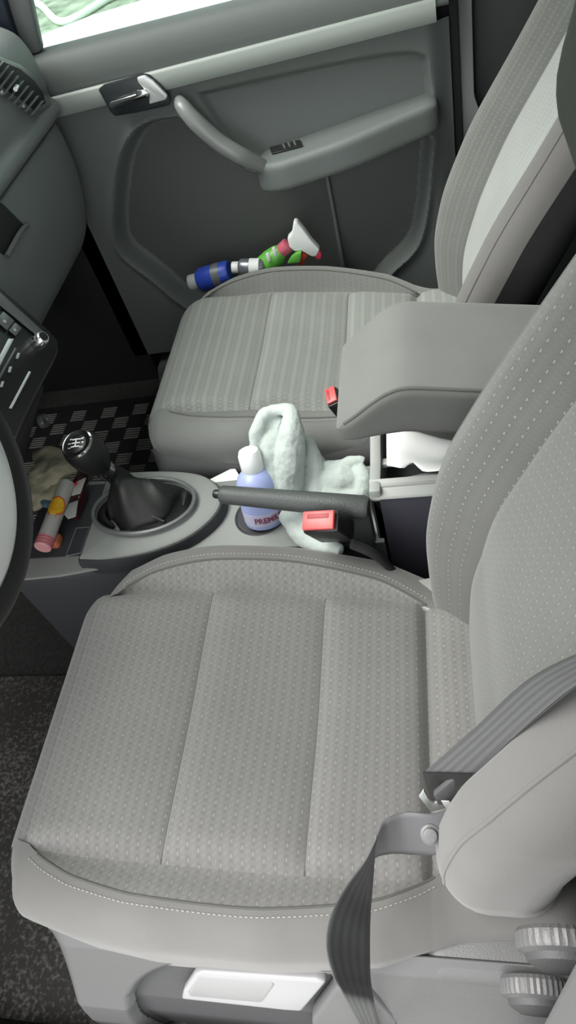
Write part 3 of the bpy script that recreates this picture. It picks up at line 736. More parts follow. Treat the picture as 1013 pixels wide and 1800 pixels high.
def make_back(root, yc, prof, cl, bolcl, plain, zmax=.93, hw=.235, shell=None):  # shell: dark material that paints shade onto the backrest side
    """backrest: prof gives x of the bolster front over z"""
    pz = [p[0] for p in prof]; px_ = [p[1] for p in prof]
    # smooth the profile
    zz = np.linspace(pz[0], pz[-1], 200); xx = np.interp(zz, pz, px_)
    for _ in range(60): xx[1:-1] = (xx[:-2]+2*xx[1:-1]+xx[2:])/4
    Fx = lambda z: np.interp(z, zz, xx)
    IN = .130
    ds = axg(0, .125, 4, .045); 
    half = sorted(set([round(v, 4) for v in list(np.linspace(0, .12, 9))+[.124, .127, .130, .133, .137, .143, .15, .157, .165, .172, .18, .186, .190, .195, .20, .205, .21, .215, .22, .225, .229, .232, hw]]))
    ts = np.array(sorted(set([-h for h in half]+half)))
    zs = axg(.16, zmax, 90, .05, [.20, .205, .21], 7); zlow = .05
    raw, P, fs = rbox(ds, ts, zs, (.045, .045, .05))
    at_ = np.abs(raw[:, 1]); fk = sstep(.10, .0, raw[:, 0])
    rec = .058*sstep(.185, IN-.004, at_)*np.interp(raw[:, 2], [.16, .3, .5, .8, .93], [.2, .8, 1, .9, .4])
    groove = .010*np.exp(-((at_-IN)/.006)**2)
    puff = -.010*np.cos(np.clip(at_/IN, 0, 1)*PI/2)**.5*0
    x = P[:, 0]+Fx(P[:, 2])+fk*(rec+groove)
    P = P.copy(); P[:, 2] -= zlow*sstep(.30, .16, raw[:, 2])
    # gusset narrows lower down
    nar = np.interp(P[:, 2], [.16, .26, .40, .6, .93], [-.05, -.02, .0, .0, -.03])
    Y = P[:, 1]+np.sign(P[:, 1])*nar*sstep(.1, .235, at_)+yc
    Q = np.stack([x, Y, P[:, 2]], 1)
    uv = np.stack([P[:, 1]*1.0, P[:, 2]*1.12], 1)
    cen = raw[np.array(fs)].mean(axis=1)
    ct = cen[:, 1]; ca = np.abs(ct); front = cen[:, 0] < .0001
    keys = np.full(len(fs), 'z_shell', dtype=object)
    keys[front & (ca < IN)] = 'a_panel'
    lim = np.interp(cen[:, 2], [.16, .24, .30, .42, .93], [.12, .165, .195, .222, .222])
    m_ = front & (ca > IN) & (ca < lim)
    keys[m_ & (ct > 0)] = 'b_bol_p'; keys[m_ & (ct < 0)] = 'b_bol_n'
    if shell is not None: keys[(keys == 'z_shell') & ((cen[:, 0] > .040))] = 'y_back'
    parts = split(Q, fs, uv, keys)
    if shell is not None: link('shaded_backrest_side', parts['y_back'], shell, root)  # shadow on the backrest side put into the colour as black
    sh = link('backrest_cover', parts['z_shell'], plain, root)
    link('backrest_panel', parts['a_panel'], cl, root)
    link('backrest_bolster', parts['b_bol_p'], bolcl, root)
    link('backrest_bolster', parts['b_bol_n'], plain, root)
    def surf(z_, t_):
        i = np.argmin((raw[:, 2]-z_)**2+(raw[:, 1]-t_)**2+(raw[:, 0]*5)**2); return Q[i]
    for sg in (1, -1):
        pts = [surf(z_, sg*np.interp(z_, [.16, .24, .30, .42, .93], [.12, .165, .195, .222, .222])) for z_ in np.linspace(.22, .88, 30)]
        link('backrest_piping', tube(pts, .0016, 8, 2), plain, root)
        pts = [surf(z_, sg*IN)+np.array([.001, 0, 0]) for z_ in np.linspace(.25, .85, 26)]
        link('backrest_seam', tube(pts, .0018, 6, 2), M['seam'], root)
    return Fx

# ---- driver seat
dseat = empty('driver_seat', 'near grey cloth front seat filling the foreground, lever on its side', 'car seat', (-.24, .375, .012), 'front seats')
make_cushion(dseat, .378, M['cloth'], M['cloth'], M['plain'])
dprof = [(.10, .03), (.165, .00), (.25, -.038), (.32, -.046), (.445, -.046), (.565, -.022), (.69, .035), (.85, .118), (1.0, .20)]
make_back(dseat, .385, dprof, M['cloth_back'], M['cloth_back'], M['plain_side'], .95, .237)
# side shield with recess and lever (outboard)
SY = .075
def shp(px, py, off=0.0):
    # sloping part of the side shield: y = .082+(z-.20)*.56
    d = ray(px, py); k = .56; t = (.082-off+k*(CAM[2]-.20)-CAM[1])/(d[1]-k*d[2]); return CAM+d*t
def shield(root, ysign, y_out, y_in, x0=-.565, x1=.12, recess=True):
    zt_ = .262 if recess else .318
    gx = np.linspace(x0, x1, 560 if recess else 100); gz = np.linspace(.03, zt_, 260 if recess else 40)
    XX, ZZ = np.meshgrid(gx, gz, indexing='ij')
    e = sstep(zt_, zt_-.04, ZZ)                     # rolls inward at the top
    ef = sstep(x0, x0+.028, XX)
    if recess: Y = np.interp(ZZ, [.03, .10, .15, .20, .225, .245, .262], [.035, .042, .054, .082, .096, .108, .125]); Y = Y+(.125-Y)*(1-np.sqrt(np.clip(ef, 0, 1)))*.9
    else: Y = y_in+(y_out-y_in)*np.sqrt(np.clip(e, 0, 1))*np.sqrt(np.clip(ef, .0, 1))
    # front lower corner sweeps back
    keys = []
    s = None
    if recess:
        poly = [tuple(shp(px, py)[[0, 2]]) for px, py in ((236, 1752), (252, 1722), (285, 1700), (340, 1690), (450, 1695), (570, 1708), (640, 1722), (700, 1800), (700, 1900), (520, 1930), (330, 1930), (262, 1850))]
        poly = [tuple(q) for q in catmull([np.array(a) for a in poly+poly[:1]], 4)[:-1]]
        s = seg_sdf(np.stack([XX.ravel(), ZZ.ravel()], 1), poly).reshape(XX.shape)
        Y = Y+(-ysign)*.015*sstep(.006, -.012, s)
    if recess: XX = XX-.12*np.clip(.25-ZZ, 0, .12)*np.clip((.0-XX)/.5, 0, 1)
    vs = np.stack([XX.ravel(), Y.ravel(), ZZ.ravel()], 1); n = len(gz); fs = []
    for i in range(len(gx)-1):
        for j in range(n-1):
            fs.append((i*n+j, (i+1)*n+j, (i+1)*n+j+1, i*n+j+1)); keys.append('b_rec' if (s is not None and s[i, j] < -.005) else 'a_sh')
    pr = split(vs, fs, None, keys)
    o = link('side_shield', pr['a_sh'], M['seat_plastic'] if recess else M['seat_plastic_dark'], root)
    md = o.modifiers.new('t', 'SOLIDIFY'); md.thickness = .004; md.offset = -ysign
    if 'b_rec' in pr: link('shield_recess', pr['b_rec'], M['seat_plastic_dark'], o)
    return o
sh = shield(dseat, -1, SY, .125, -.548)
lp = [shp(px, py, .006) for px, py in ((318, 1758), (322, 1742), (342, 1712), (352, 1708), (560, 1722), (574, 1728), (530, 1780), (500, 1778))]
lev = link('height_lever', prism(lp, (0, .012, -.006), .004, 3), M['lever'], dseat)
lp2 = [shp(px, py, .0075) for px, py in ((330, 1746), (349, 1720), (356, 1718), (478, 1728), (482, 1732), (462, 1760), (458, 1763), (334, 1752))]
link('lever_pad', prism(lp2, (0, .004, 0), .0015), M['lever_pad'], lev)
lc = [shp(px, py, .006) for px, py in ((548, 1795), (590, 1738), (600, 1732), (640, 1738), (700, 1800), (690, 1840), (548, 1830))]
link('recliner_cover', prism(lc, (0, .02, 0), .006, 3), M['seat_plastic'], dseat)
# rear end of the shield and knurled wheels
link('hinge_cover', rounded(-.08, .16, .10, .22, .10, .262, (.03, .03, .03)), M['seat_plastic'], dseat)
def knurled(c, r, w, n=36):
    rings = []
    for y, s in ((0, .82), (.003, .97), (.006, 1), (w-.004, 1), (w, .93)):
        rings.append([(c[0]+r*s*(1+.025*(k % 2))*math.cos(2*PI*k/(2*n)), c[1]+y, c[2]+r*s*(1+.025*(k % 2))*math.sin(2*PI*k/(2*n))) for k in range(2*n)])
    return loft(rings)
k1 = at(972, 1668, 1, .115); k2 = at(928, 1752, 1, .092)
for kc_, r_ in ((k1, .040), (k2, .036)):
    k_ = link('adjuster_wheel', knurled((kc_[0]+.01, kc_[1], kc_[2]-r_), r_, .021), M['seat_plastic'], dseat, sharp=25)
    link('shaded_wheel_face', lathe([(.0005, -.002), (r_*.84, -.002), (r_*.78, .006), (r_*.50, .012), (.0005, .013)], (kc_[0]+.01, kc_[1], kc_[2]-r_), (0, -1, 0), 32), M['seat_plastic_dark'], k_)  # hub in shadow: its shade is put into a dark, domed face
# shield on the console side, seat runners
link('seat_frame', box(-.50, .05, .17, .58, .05, .175, .01), M['black_mat'], dseat)
for y in (.19, .55): link('seat_rail', box(-.52, .10, y, y+.03, .012, .05, .003), M['black_mat'], dseat)
rc = [(.0, .47, .262), (-.10, .50, .262), (-.13, .62, .245), (-.02, .655, .245), (.05, .60, .262)]
link('cushion_rear_cover', prism([at(px, py, 2, .285) for px, py in ((700, 1050), (720, 1028), (775, 1018), (800, 1040), (840, 1075), (760, 1085))], (0, 0, .012), .005), M['console'], dseat)
# headrest
def hrf(P):
    Q = P.copy(); Q[:, 0] += .25*(P[:, 2]-1.05); return Q
link('headrest', rounded(.080, .20, .25, .515, .982, 1.15, (.03, .05, .05), 8, hrf), M['headrest'], dseat)
for y in (.33, .44): link('headrest_post', tube([(.19, y, .90), (.185, y, 1.02)], .006, 10, 2), M['chrome'], dseat)
# folding armrest
def arf(P):
    Q = P.copy(); x = P[:, 0]
    k = sstep(-.02, -.155, x); top = sstep(.52, .62, P[:, 2])
    Q[:, 2] -= .055*k*k*top
    Q[:, 2] += .004*np.sin((P[:, 1]-.68)/.2*PI)*top
    Q[:, 2] -= .20*np.maximum(x+.06, 0)
    return Q
xs = axg(-.152, .20, 26, .03); ys = axg(.675, .868, 16, .014); zs = axg(.54, .622, 6, .014)
raw, P, fs = rbox(xs, ys, zs, (.03, .014, .014)); Q = arf(P)
cen = raw[np.array(fs)].mean(axis=1)
kk = np.where((cen[:, 2] > .61) & (cen[:, 1] > .68) & (cen[:, 1] < .863), 'a_top', 'b_side').astype(object)
Q2 = Q; uvr = np.stack([Q[:, 0], Q[:, 1]], 1)
pr = split(Q, fs, uvr, kk)
ar = link('armrest', pr['b_side'], mk('armrest_side_cloth', (.11, .112, .108), rough=.95, bump=.2, bscale=700), dseat)
link('armrest_top', pr['a_top'], M['armrest'], ar)
edge = [Q[np.argmin((raw[:, 0]-a)**2+(raw[:, 1]-.679)**2+(raw[:, 2]-.622)**2)] for a in np.linspace(-.15, .18, 24)]
link('armrest_piping', tube(edge, .0022, 8, 2), M['seam'], ar)
link('armrest_hinge', lathe([(.03, 0), (.03, .09)], (.16, .60, .56), (0, 1, 0), 24), M['seat_plastic_dark'], dseat)
# small detail: fabric tag loop beside the cushion bolster
# ---- passenger seat
pseat = empty('passenger_seat', 'far grey ribbed cloth front seat beside the far door', 'car seat', (-.24, 1.175, .012), 'front seats')
make_cushion(pseat, 1.172, M['cloth_rib'], M['cloth_rib3'], M['plain_far'])
pprof = [(.10, .04), (.18, .012), (.252, .0), (.34, -.012), (.422, -.012), (.516, .012), (.632, .068), (.746, .142), (.85, .205), (1.0, .29)]
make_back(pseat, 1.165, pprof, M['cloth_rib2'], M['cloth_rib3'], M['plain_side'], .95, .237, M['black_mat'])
shield(pseat, -1, .888, .93, -.575, .10, False)
link('seat_frame', box(-.50, .05, .97, 1.38, .05, .175, .01), M['black_mat'], pseat)
for y in (.99, 1.33): link('seat_rail', box(-.52, .10, y, y+.03, .012, .05, .003), M['black_mat'], pseat)

# ------------------------------------------------------------------ driver belt
def ribbon(pts, wid, th=.0012, sm=8, ribs=False):
    """pts: list of (centre, width direction)"""
    c = catmull([p for p, _ in pts], sm); w_ = catmull([np.array(w) for _, w in pts], sm)
    vs = []; fs = []; n = 9
    for p, w in zip(c, w_):
        w = w/np.linalg.norm(w)
        for k in range(n): vs.append(p+w*wid*(k/(n-1)-.5))
    for i in range(len(c)-1):
        for k in range(n-1): a = i*n+k; fs.append((a, a+1, a+n+1, a+n))
    me = mesh(vs, fs); return me
belt = empty('seat_belt', 'dark grey seat belt webbing hanging over the near seat with its metal tongue', 'seat belt', (-.02, .2, .3))
def webmat():
    m = mk('belt_webbing_ribbed', (.095, .095, .10), rough=.5, spec=.4)
    nt = m.node_tree; b = nt.nodes['Principled BSDF']; uv = nt.nodes.new('ShaderNodeUVMap'); sp = nt.nodes.new('ShaderNodeSeparateXYZ'); nt.links.new(uv.outputs[0], sp.inputs[0])
    w_ = mth(nt, 'MULTIPLY_ADD', mth(nt, 'COSINE', mth(nt, 'MULTIPLY', sp.outputs[0], 2*PI*5)), .16, 1.0)
    sc_ = nt.nodes.new('ShaderNodeVectorMath'); sc_.operation = 'SCALE'; sc_.inputs[0].default_value = (.095, .095, .10)
    nt.links.new(w_, sc_.inputs['Scale']); nt.links.new(sc_.outputs[0], b.inputs['Base Color'])
    bp = nt.nodes.new('ShaderNodeBump'); bp.inputs['Strength'].default_value = .4; bp.inputs['Distance'].default_value = .001
    nt.links.new(w_, bp.inputs['Height']); nt.links.new(bp.outputs['Normal'], b.inputs['Normal'])
    return m
wm = webmat()
a0, a1 = at(1060, 1120, 1, .235), at(1060, 1200, 1, .235)
u_edge = [at(1060, 1130, 1, .22), at(930, 1195, 1, .24), at(830, 1285, 1, .252), at(745, 1358, 1, .262)]
l_edge = [at(1060, 1175, 1, .185), at(985, 1225, 1, .20), at(900, 1300, 1, .215), at(838, 1362, 1, .225)]
def strip2(E1, E2, n=8, m=8):
    e1 = catmull(E1, n); e2 = catmull(E2, n); vs = []; fs = []
    for a, b in zip(e1, e2):
        for k in range(m+1): vs.append(a*(1-k/m)+b*k/m)
    for i in range(len(e1)-1):
        for k in range(m): q = i*(m+1)+k; fs.append((q, q+1, q+m+2, q+m+1))
    uv_ = [(k/m, i*.01) for i in range(len(e1)) for k in range(m+1)]
    return mesh(vs, fs, uv_)
def web(name, e1, e2, mat=None):
    o = link(name, strip2(e1, e2), mat or wm, belt, sharp=80); md = o.modifiers.new('t', 'SOLIDIFY'); md.thickness = .0014; md.offset = 0
    return o
web('shoulder_webbing', u_edge, l_edge)
web('webbing_fold', [at(744, 1357, 1, .262), at(752, 1385, 1, .262), at(762, 1410, 1, .258), at(780, 1420, 1, .25)], [at(840, 1361, 1, .222), at(838, 1378, 1, .222), at(825, 1395, 1, .224), at(812, 1412, 1, .226)], M['black'])
# tongue
tg = [at(px, py, 1, .243) for px, py in ((737, 1402), (745, 1390), (756, 1408), (764, 1413), (800, 1398), (818, 1410), (790, 1420), (757, 1428))]
tng = link('belt_tongue', prism(tg, (0, .004, -.002), .0012), M['dim_white'], belt)
tg2 = [at(px, py, 1, .237) for px, py in ((762, 1400), (800, 1368), (828, 1385), (800, 1412), (770, 1416))]
link('tongue_sleeve', prism(tg2, (0, .008, -.004), .002), mk('tongue_sleeve', (.10, .10, .105), rough=.45), tng)
lb = [at(px, py, 1, .232) for px, py in ((776, 1408), (790, 1409), (801, 1423), (784, 1421))]
link('care_label', prism(lb, (0, .0006, 0), 0), M['white'], belt)
# lower webbing: lies flat under the tongue, twists at the left and drops to the sill
web('lap_webbing', [at(800, 1415, 1, .215), at(760, 1430, 1, .225), at(715, 1428, 1, .23), at(680, 1440, 1, .222), at(664, 1462, 1, .21), at(657, 1500, 1, .197)],
    [at(800, 1490, 1, .19), at(770, 1502, 1, .195), at(728, 1502, 1, .20), at(695, 1500, 1, .20), at(670, 1503, 1, .197), at(659, 1508, 1, .194)], mk('belt_inner', (.10, .098, .105), rough=.6))
web('lower_webbing', [at(663, 1470, 1, .206), at(640, 1515, 1, .185), at(608, 1560, 1, .158), at(582, 1610, 1, .128), at(574, 1660, 1, .102), at(585, 1712, 1, .078), at(610, 1760, 1, .060), at(650, 1830, 1, .048)],
    [at(659, 1500, 1, .200), at(656, 1540, 1, .180), at(652, 1590, 1, .155), at(650, 1640, 1, .125), at(650, 1690, 1, .10), at(652, 1730, 1, .080), at(662, 1780, 1, .060), at(680, 1850, 1, .048)])
bt = at(757, 1467, 1, .196); bn = np.array([.0, -.45, .85])
btn = link('belt_stop_button', lathe([(.0095, -.002), (.0095, .001), (.007, .002), (.0066, .006), (.005, .0065), (.0005, .0065)], bt, bn, 24), M['seat_plastic'], belt)

# ------------------------------------------------------------------ buckles
def buckle(name, label, ctr, ax, up, s=1.0, stalk=None):
    r = empty(name, label, 'belt buckle', ctr)
    ax = np.array(ax, float); ax /= np.linalg.norm(ax); up = np.array(up, float); up -= ax*(up@ax); up /= np.linalg.norm(up); sd = np.cross(ax, up)
    c = np.array(ctr)
    def bx(l0, l1, w, t0, t1, bev):
        poly = [c+ax*l0*s-sd*w*s+up*t0*s, c+ax*l1*s-sd*w*s+up*t0*s, c+ax*l1*s+sd*w*s+up*t0*s, c+ax*l0*s+sd*w*s+up*t0*s]
        return prism(poly, up*(t1-t0)*s, bev*s)
    link('buckle_body', bx(-.060, .0, .026, -.015, .0165, .006), M['black'], r)
    pb = link('release_button', bx(.001, .008, .022, -.0115, .0135, .002), M['red'], r)
    link('button_ridge', bx(.008, .0088, .015, -.007, -.001, .0004), mk('buckle_red_dark', (.30, .03, .04), rough=.5), pb)
    if stalk: link('buckle_stalk', tube(stalk, .009, 10, 6, flat=.6), M['black_mat'], r)
    return r
bf = at(563, 915, 2, .43); bb = at(630, 955, 2, .385)
bax = bf-bb; bax /= np.linalg.norm(bax)
view = -ray(563, 915)/np.linalg.norm(ray(563, 915))
axm = bax*.55+view*.85
buckle('seat_belt_buckle', 'black seat belt buckle with big red button beside the handbrake', bf, axm, np.array([-.2, -.7, .55]), 1.12,
       [bb+np.array([-.01, 0, .0]), bb+np.array([.02, 0, -.03]), bb+np.array([.05, .005, -.10])])
b2 = at(583, 697, 2, .41)
buckle('seat_belt_buckle', 'small red buckle tip poking up by the far seat under the armrest', b2, (-.3, -.2, 1), (1, .2, 0), .75, [b2+np.array([.02, .01, -.04]), b2+np.array([.04, .01, -.10])])

# ------------------------------------------------------------------ bottle
bott = empty('plastic_bottle', 'lilac blue plastic bottle with white cap standing in the cup holder', 'bottle', at(463, 915, 2, .285))
b0 = at(468, 915, 2, .286); b1 = at(436, 790, 2, .422)
bax2 = (b1-b0)/np.linalg.norm(b1-b0); Lb = np.linalg.norm(b1-b0)
f_ = Lb
bp_ = [(.0005, 0), (.031, .0), (.035, .004), (.036, .02), (.037, f_*.42), (.0355, f_*.54), (.030, f_*.65), (.020, f_*.725), (.015, f_*.74), (.0005, f_*.745)]
link('bottle_body', lathe(bp_, b0, bax2, 40), M['bottle'], bott)
link('bottle_cap', lathe([(.0005, f_*.73), (.0185, f_*.73), (.0195, f_*.75), (.0195, f_*.93), (.0165, f_*.985), (.010, f_*1.01), (.0005, f_*1.015)], b0, bax2, 32), M['whitepl'], bott)
lab = link('bottle_label', lathe([(.0355, .010), (.0362, .010), (.0366, .034), (.0355, .034)], b0, bax2, 48), M['bottle_lab'], bott)
def wrap(me, rad, mid, ang0):
    _, u, v = frame_dir(bax2)
    vw = CAM-b0; vw = vw-bax2*(vw@bax2); vw /= np.linalg.norm(vw); sd = np.cross(bax2, vw)
    return mapverts(me, lambda p: b0+bax2*(mid+p[1])+(rad+p[2])*(math.cos(p[0]/rad+ang0)*vw+math.sin(p[0]/rad+ang0)*sd))
link('label_text', wrap(text_mesh('PREMIUM', .0145, .0004, .0003), .0368, .022, .25), M['ink'], lab)

# ------------------------------------------------------------------ towel
def blob(items):
    bm = bmesh.new()
    for c, r, rot in items:
        mat = Matrix.Translation(Vector(c)) @ rot.to_4x4() @ Matrix.Diagonal((*r, 1))
        bmesh.ops.create_icosphere(bm, subdivisions=4, radius=1, matrix=mat)
    me = bpy.data.meshes.new('b'); bm.to_mesh(me); bm.free(); return me
from mathutils import Euler
T0 = at(485, 720, 2, .455); T1 = at(505, 850, 2, .32)
def sheet_fold():
    """tall rolled end: a thick sheet bent into a hood"""
    items = []
    ms = []
    # hood arch seen as an open loop at the top
    g = lambda px, py, z: at(px, py, 2, z)
    arch = [g(452, 850, .33), g(451, 800, .39), g(452, 757, .435), g(466, 730, .452), g(490, 720, .460), g(510, 725, .458), g(514, 750, .445), g(511, 800, .40), g(508, 865, .33)]
    ms.append(tube(arch, [.014, .014, .012, .010, .010, .013, .019, .024, .026], 14, 6))
    ms.append(tube([g(464, 775, .405), g(472, 752, .425), g(486, 742, .430), g(500, 748, .428)], [.012, .016, .018, .016], 12, 6))
    ms.append(tube([g(484, 748, .418), g(482, 775, .405), g(480, 810, .37), g(480, 875, .32)], [.020, .029, .036, .040], 16, 6))
    ms.append(tube([g(534, 768, .395), g(548, 800, .375), g(556, 840, .34), g(560, 885, .31)], [.009, .016, .020, .022], 12, 6))
    ms.append(tube([g(546, 785, .375), g(566, 820, .35), g(572, 880, .31)], [.006, .010, .012], 10, 6))
    ms.append(tube([g(578, 845, .33), g(605, 842, .335), g(628, 848, .33)], [.026, .030, .024], 14, 6))
    ms.append(tube([g(575, 818, .355), g(600, 818, .357), g(628, 808, .366), g(640, 812, .362)], [.009, .010, .009, .008], 10, 6))
    ms.append(tube([g(632, 822, .355), g(640, 845, .345), g(636, 880, .32)], [.011, .013, .014], 10, 6))
    ms.append(tube([g(575, 875, .315), g(630, 878, .315)], [.026, .024], 12, 6))
    ms.append(tube([g(500, 885, .31), g(530, 900, .31), g(560, 895, .31), g(610, 890, .31)], [.018, .024, .024, .020], 14, 6))
    ms.append(tube([g(505, 905, .315), g(530, 935, .325), g(565, 958, .33), g(600, 968, .33)], [.016, .020, .015, .010], 14, 6))
    ms.append(tube([g(520, 900, .33), g(545, 915, .34), g(560, 940, .335)], [.013, .016, .014], 12, 6))
    return merge(*ms)
tw = tag(link('microfibre_cloth', sheet_fold(), M['towel'], sharp=180), 'pale mint cloth crumpled behind and under the handbrake', 'cloth')
md = tw.modifiers.new('r', 'REMESH'); md.mode = 'VOXEL'; md.voxel_size = .0022; md.use_smooth_shade = True
md = tw.modifiers.new('s', 'SMOOTH'); md.iterations = 3; md.factor = .6
tx = bpy.data.textures.new('crumple', 'CLOUDS'); tx.noise_scale = .03; tx.noise_depth = 2
md = tw.modifiers.new('d', 'DISPLACE'); md.texture = tx; md.strength = .008; md.mid_level = .5; md.texture_coords = 'LOCAL'
# white slip under bottle
tag(link('paper_sheet', prism([at(px, py, 2, .286) for px, py in ((350, 853), (412, 822), (430, 850), (405, 868), (362, 862))], (0, 0, .0012), 0), M['white']), 'white paper edge lying on the console left of the bottle', 'paper')

# ------------------------------------------------------------------ clutter in the front tray
def glove():
    ms = []
    z = .32
    g = lambda px, py, zz=.315: at(px, py, 2, zz)
    ms.append(tube([g(75, 880, .31), g(80, 840, .325), g(95, 805, .33)], [.03, .038, .024], 16, 6, flat=.7))
    ms.append(tube([g(60, 860, .315), g(100, 830, .335), g(135, 822, .325)], [.025, .03, .010], 14, 6, flat=.7))
    ms.append(tube([g(60, 885, .31), g(95, 868, .322), g(125, 845, .32)], [.02, .018, .010], 12, 6, flat=.7))
    ms.append(tube([g(66, 812, .32), g(95, 798, .335), g(122, 812, .33)], [.02, .015, .012], 12, 6))
    return merge(*ms)
gv = tag(link('work_glove', glove(), M['tan'], sharp=180), 'crumpled tan glove lying in the tray behind the gear knob', 'glove')
md = gv.modifiers.new('r', 'REMESH'); md.mode = 'VOXEL'; md.voxel_size = .003; md.use_smooth_shade = True
md = gv.modifiers.new('s', 'SMOOTH'); md.iterations = 5
tx2 = bpy.data.textures.new('creases', 'CLOUDS'); tx2.noise_scale = .035
md = gv.modifiers.new('d', 'DISPLACE'); md.texture = tx2; md.strength = .014; md.texture_coords = 'LOCAL'
# shell carton: round tube lying across the tray
ca, cb = at(118, 850, 2, .327), at(75, 962, 2, .318)
cdir = (cb-ca)/np.linalg.norm(cb-ca); cl_ = np.linalg.norm(cb-ca)
shl = empty('paper_tube', 'white tube packet with a yellow and red scallop emblem in the tray', 'packet', ca-np.array([0, 0, .014]))
link('tube_body', lathe([(.0005, 0), (.0145, 0), (.0155, .002), (.0155, cl_*.86), (.0005, cl_*.86)], ca, cdir, 32), M['carton'], shl)
link('tube_end', lathe([(.0005, cl_*.86), (.0158, cl_*.86), (.0158, cl_), (.0140, cl_+.002), (.0005, cl_+.002)], ca, cdir, 32), M['pink'], shl)
vw = CAM-(ca+cb)/2; vw -= cdir*(vw@cdir); vw /= np.linalg.norm(vw); sdv = np.cross(cdir, vw)
def on_tube(a, s, r=.0157):  # a along axis, s arc length
    return ca+cdir*a+r*(math.cos(s/r)*vw+math.sin(s/r)*sdv)
def scallop(R):
    """shell outline, x across and y up: flat hinge, flaring sides, lobed fan"""
    pts = [(-.34, -.82), (.34, -.82), (.40, -.62), (.62, -.55)]
    for k in range(85):
        an = math.radians(-18+216*k/84); q = 1+.07*abs(math.sin(math.radians(-18+216*k/84+18)*180/PI/216*7*PI))-.05
        pts.append((q*math.cos(an), q*math.sin(an)*.95))
    pts += [(-.62, -.55), (-.40, -.62)]
    return [(x*R, y*R) for x, y in pts]
def emblem(R, r, mid, sh_=.005):
    pts = scallop(R); c = (0, -.05*R); rings = []
    for k in np.linspace(0, 1, 9): rings.append([on_tube(mid-(c[1]+(p[1]-c[1])*k)*1.3, sh_+p[0]*k, r) for p in pts])
    n = len(pts); vs = [p for q in rings for p in q]; fs = [(i*n+j, i*n+(j+1) % n, (i+1)*n+(j+1) % n, (i+1)*n+j) for i in range(8) for j in range(n)]
    return mesh(vs, fs)
em = link('scallop_emblem', emblem(.0195, .01585, cl_*.45), M['shell_r'], shl)
fan = link('emblem_fan', emblem(.0168, .01610, cl_*.45), M['shell_y'], em)
ribs = []
for an in (40, 65, 90, 115, 140):
    q = [(.0168*k*math.cos(math.radians(an)), -.010+.0168*k*math.sin(math.radians(an))*1.15) for k in np.linspace(.18, 1.05, 8)]
    ribs.append(tube([on_tube(cl_*.45-y*1.3, .005+x, .0161) for x, y in q], .0003, 5, 1))
link('emblem_ribs', merge(*ribs), M['shell_r'], em)
for k in range(3): link('tube_stripe', lathe([(.0159, cl_*.885+k*.006), (.0161, cl_*.885+k*.006), (.0161, cl_*.885+k*.006+.0015), (.0159, cl_*.885+k*.006+.0015)], ca, cdir, 32), M['redpl'], shl)
# maroon packet
mp = empty('snack_packet', 'dark maroon and white wrapper lying between the packet and the gear lever', 'packet', at(140, 890, 2, .29))
def slab(pxs, z, h, bev=.004): return prism([at(px, py, 2, z) for px, py in pxs], (0, 0, h), bev)
link('wrapper', slab(((138, 855), (158, 838), (158, 875), (140, 918), (118, 915)), .292, .026, .007), M['maroon'], mp)
link('wrapper_label', slab(((134, 848), (152, 840), (142, 868), (126, 872)), .319, .002, .0008), M['carton'], mp)
link('wrapper_end', slab(((122, 886), (138, 880), (134, 908), (120, 913), (113, 905)), .319, .002, .0008), M['dim_white'], mp)
link('label_dot', slab(((130, 850), (136, 846), (136, 852), (131, 855)), .3215, .001, 0), M['redpl'], mp)
# small bits
tag(link('bottle_top', lathe([(.0005, 0), (.010, 0), (.011, .003), (.010, .010), (.0005, .012)], at(84, 886, 2, .315), (0, 0, 1), 20), M['steelblue']), 'small steel blue cap beside the white tube packet', 'cap')
tag(link('lighter', rounded(*(lambda c: (c[0]-.011, c[0]+.011, c[1]-.014, c[1]+.014, .289, .309))(at(97, 950, 2, .30)), .008, 3), M['orange']), 'small brown orange item beside the pink end of the packet', 'lighter')

# ------------------------------------------------------------------ things in the far door pocket
spray = empty('spray_bottle', 'trigger spray bottle with white head, red collar and green label in the door pocket', 'spray bottle', A(470, 480, 1.50))
def Q_(px, py, y=1.49): return at(px, py, 1, y)
ng = Q_(505, 432); nb = Q_(455, 478); sdir = ng-nb; sdir /= np.linalg.norm(sdir)
link('bottle_body', lathe([(.0005, 0), (.024, 0), (.026, .008), (.026, .10), (.022, .125), (.014, .140), (.0005, .140)], ng-sdir*.155, sdir, 28), M['green'], spray)
link('collar', lathe([(.0005, -.02), (.0145, -.02), (.0165, -.012), (.0165, .006), (.014, .008), (.0005, .008)], ng-sdir*.003, sdir, 24), mk('collar_pink_red', (.55, .12, .17), rough=.4), spray)
hd_ = [Q_(*p, 1.478) for p in ((505, 420), (513, 412), (516, 391), (522, 391), (534, 405), (548, 425), (562, 440), (556, 452), (548, 452), (530, 442), (518, 443), (509, 436))]
link('trigger_head', prism(hd_, (0, .022, 0), .004, 3), M['whitepl'], spray)
link('nozzle', prism([Q_(*p, 1.480) for p in ((559, 439), (566, 448), (564, 456), (556, 456), (553, 451))], (0, .016, 0), .002), M['redpl'], spray)
link('trigger', prism([Q_(*p, 1.483) for p in ((529, 444), (541, 449), (536, 458), (529, 470), (525, 466))], (0, .010, 0), .002), mk('trigger_orange_red', (.60, .06, .03), rough=.4), spray)
for px, py in ((471, 452), (482, 442)):
    link('label_patch', prism([Q_(px-4, py-5, 1.462), Q_(px+1, py-8, 1.462), Q_(px+5, py+6, 1.462), Q_(px+0, py+10, 1.462)], (0, .004, 0), .001), M['whitepl'], spray)
link('green_leaf_label', prism([Q_(*p, 1.47) for p in ((520, 446), (530, 444), (528, 462), (505, 464), (512, 452))], (0, .01, 0), .002), M['green'], spray)
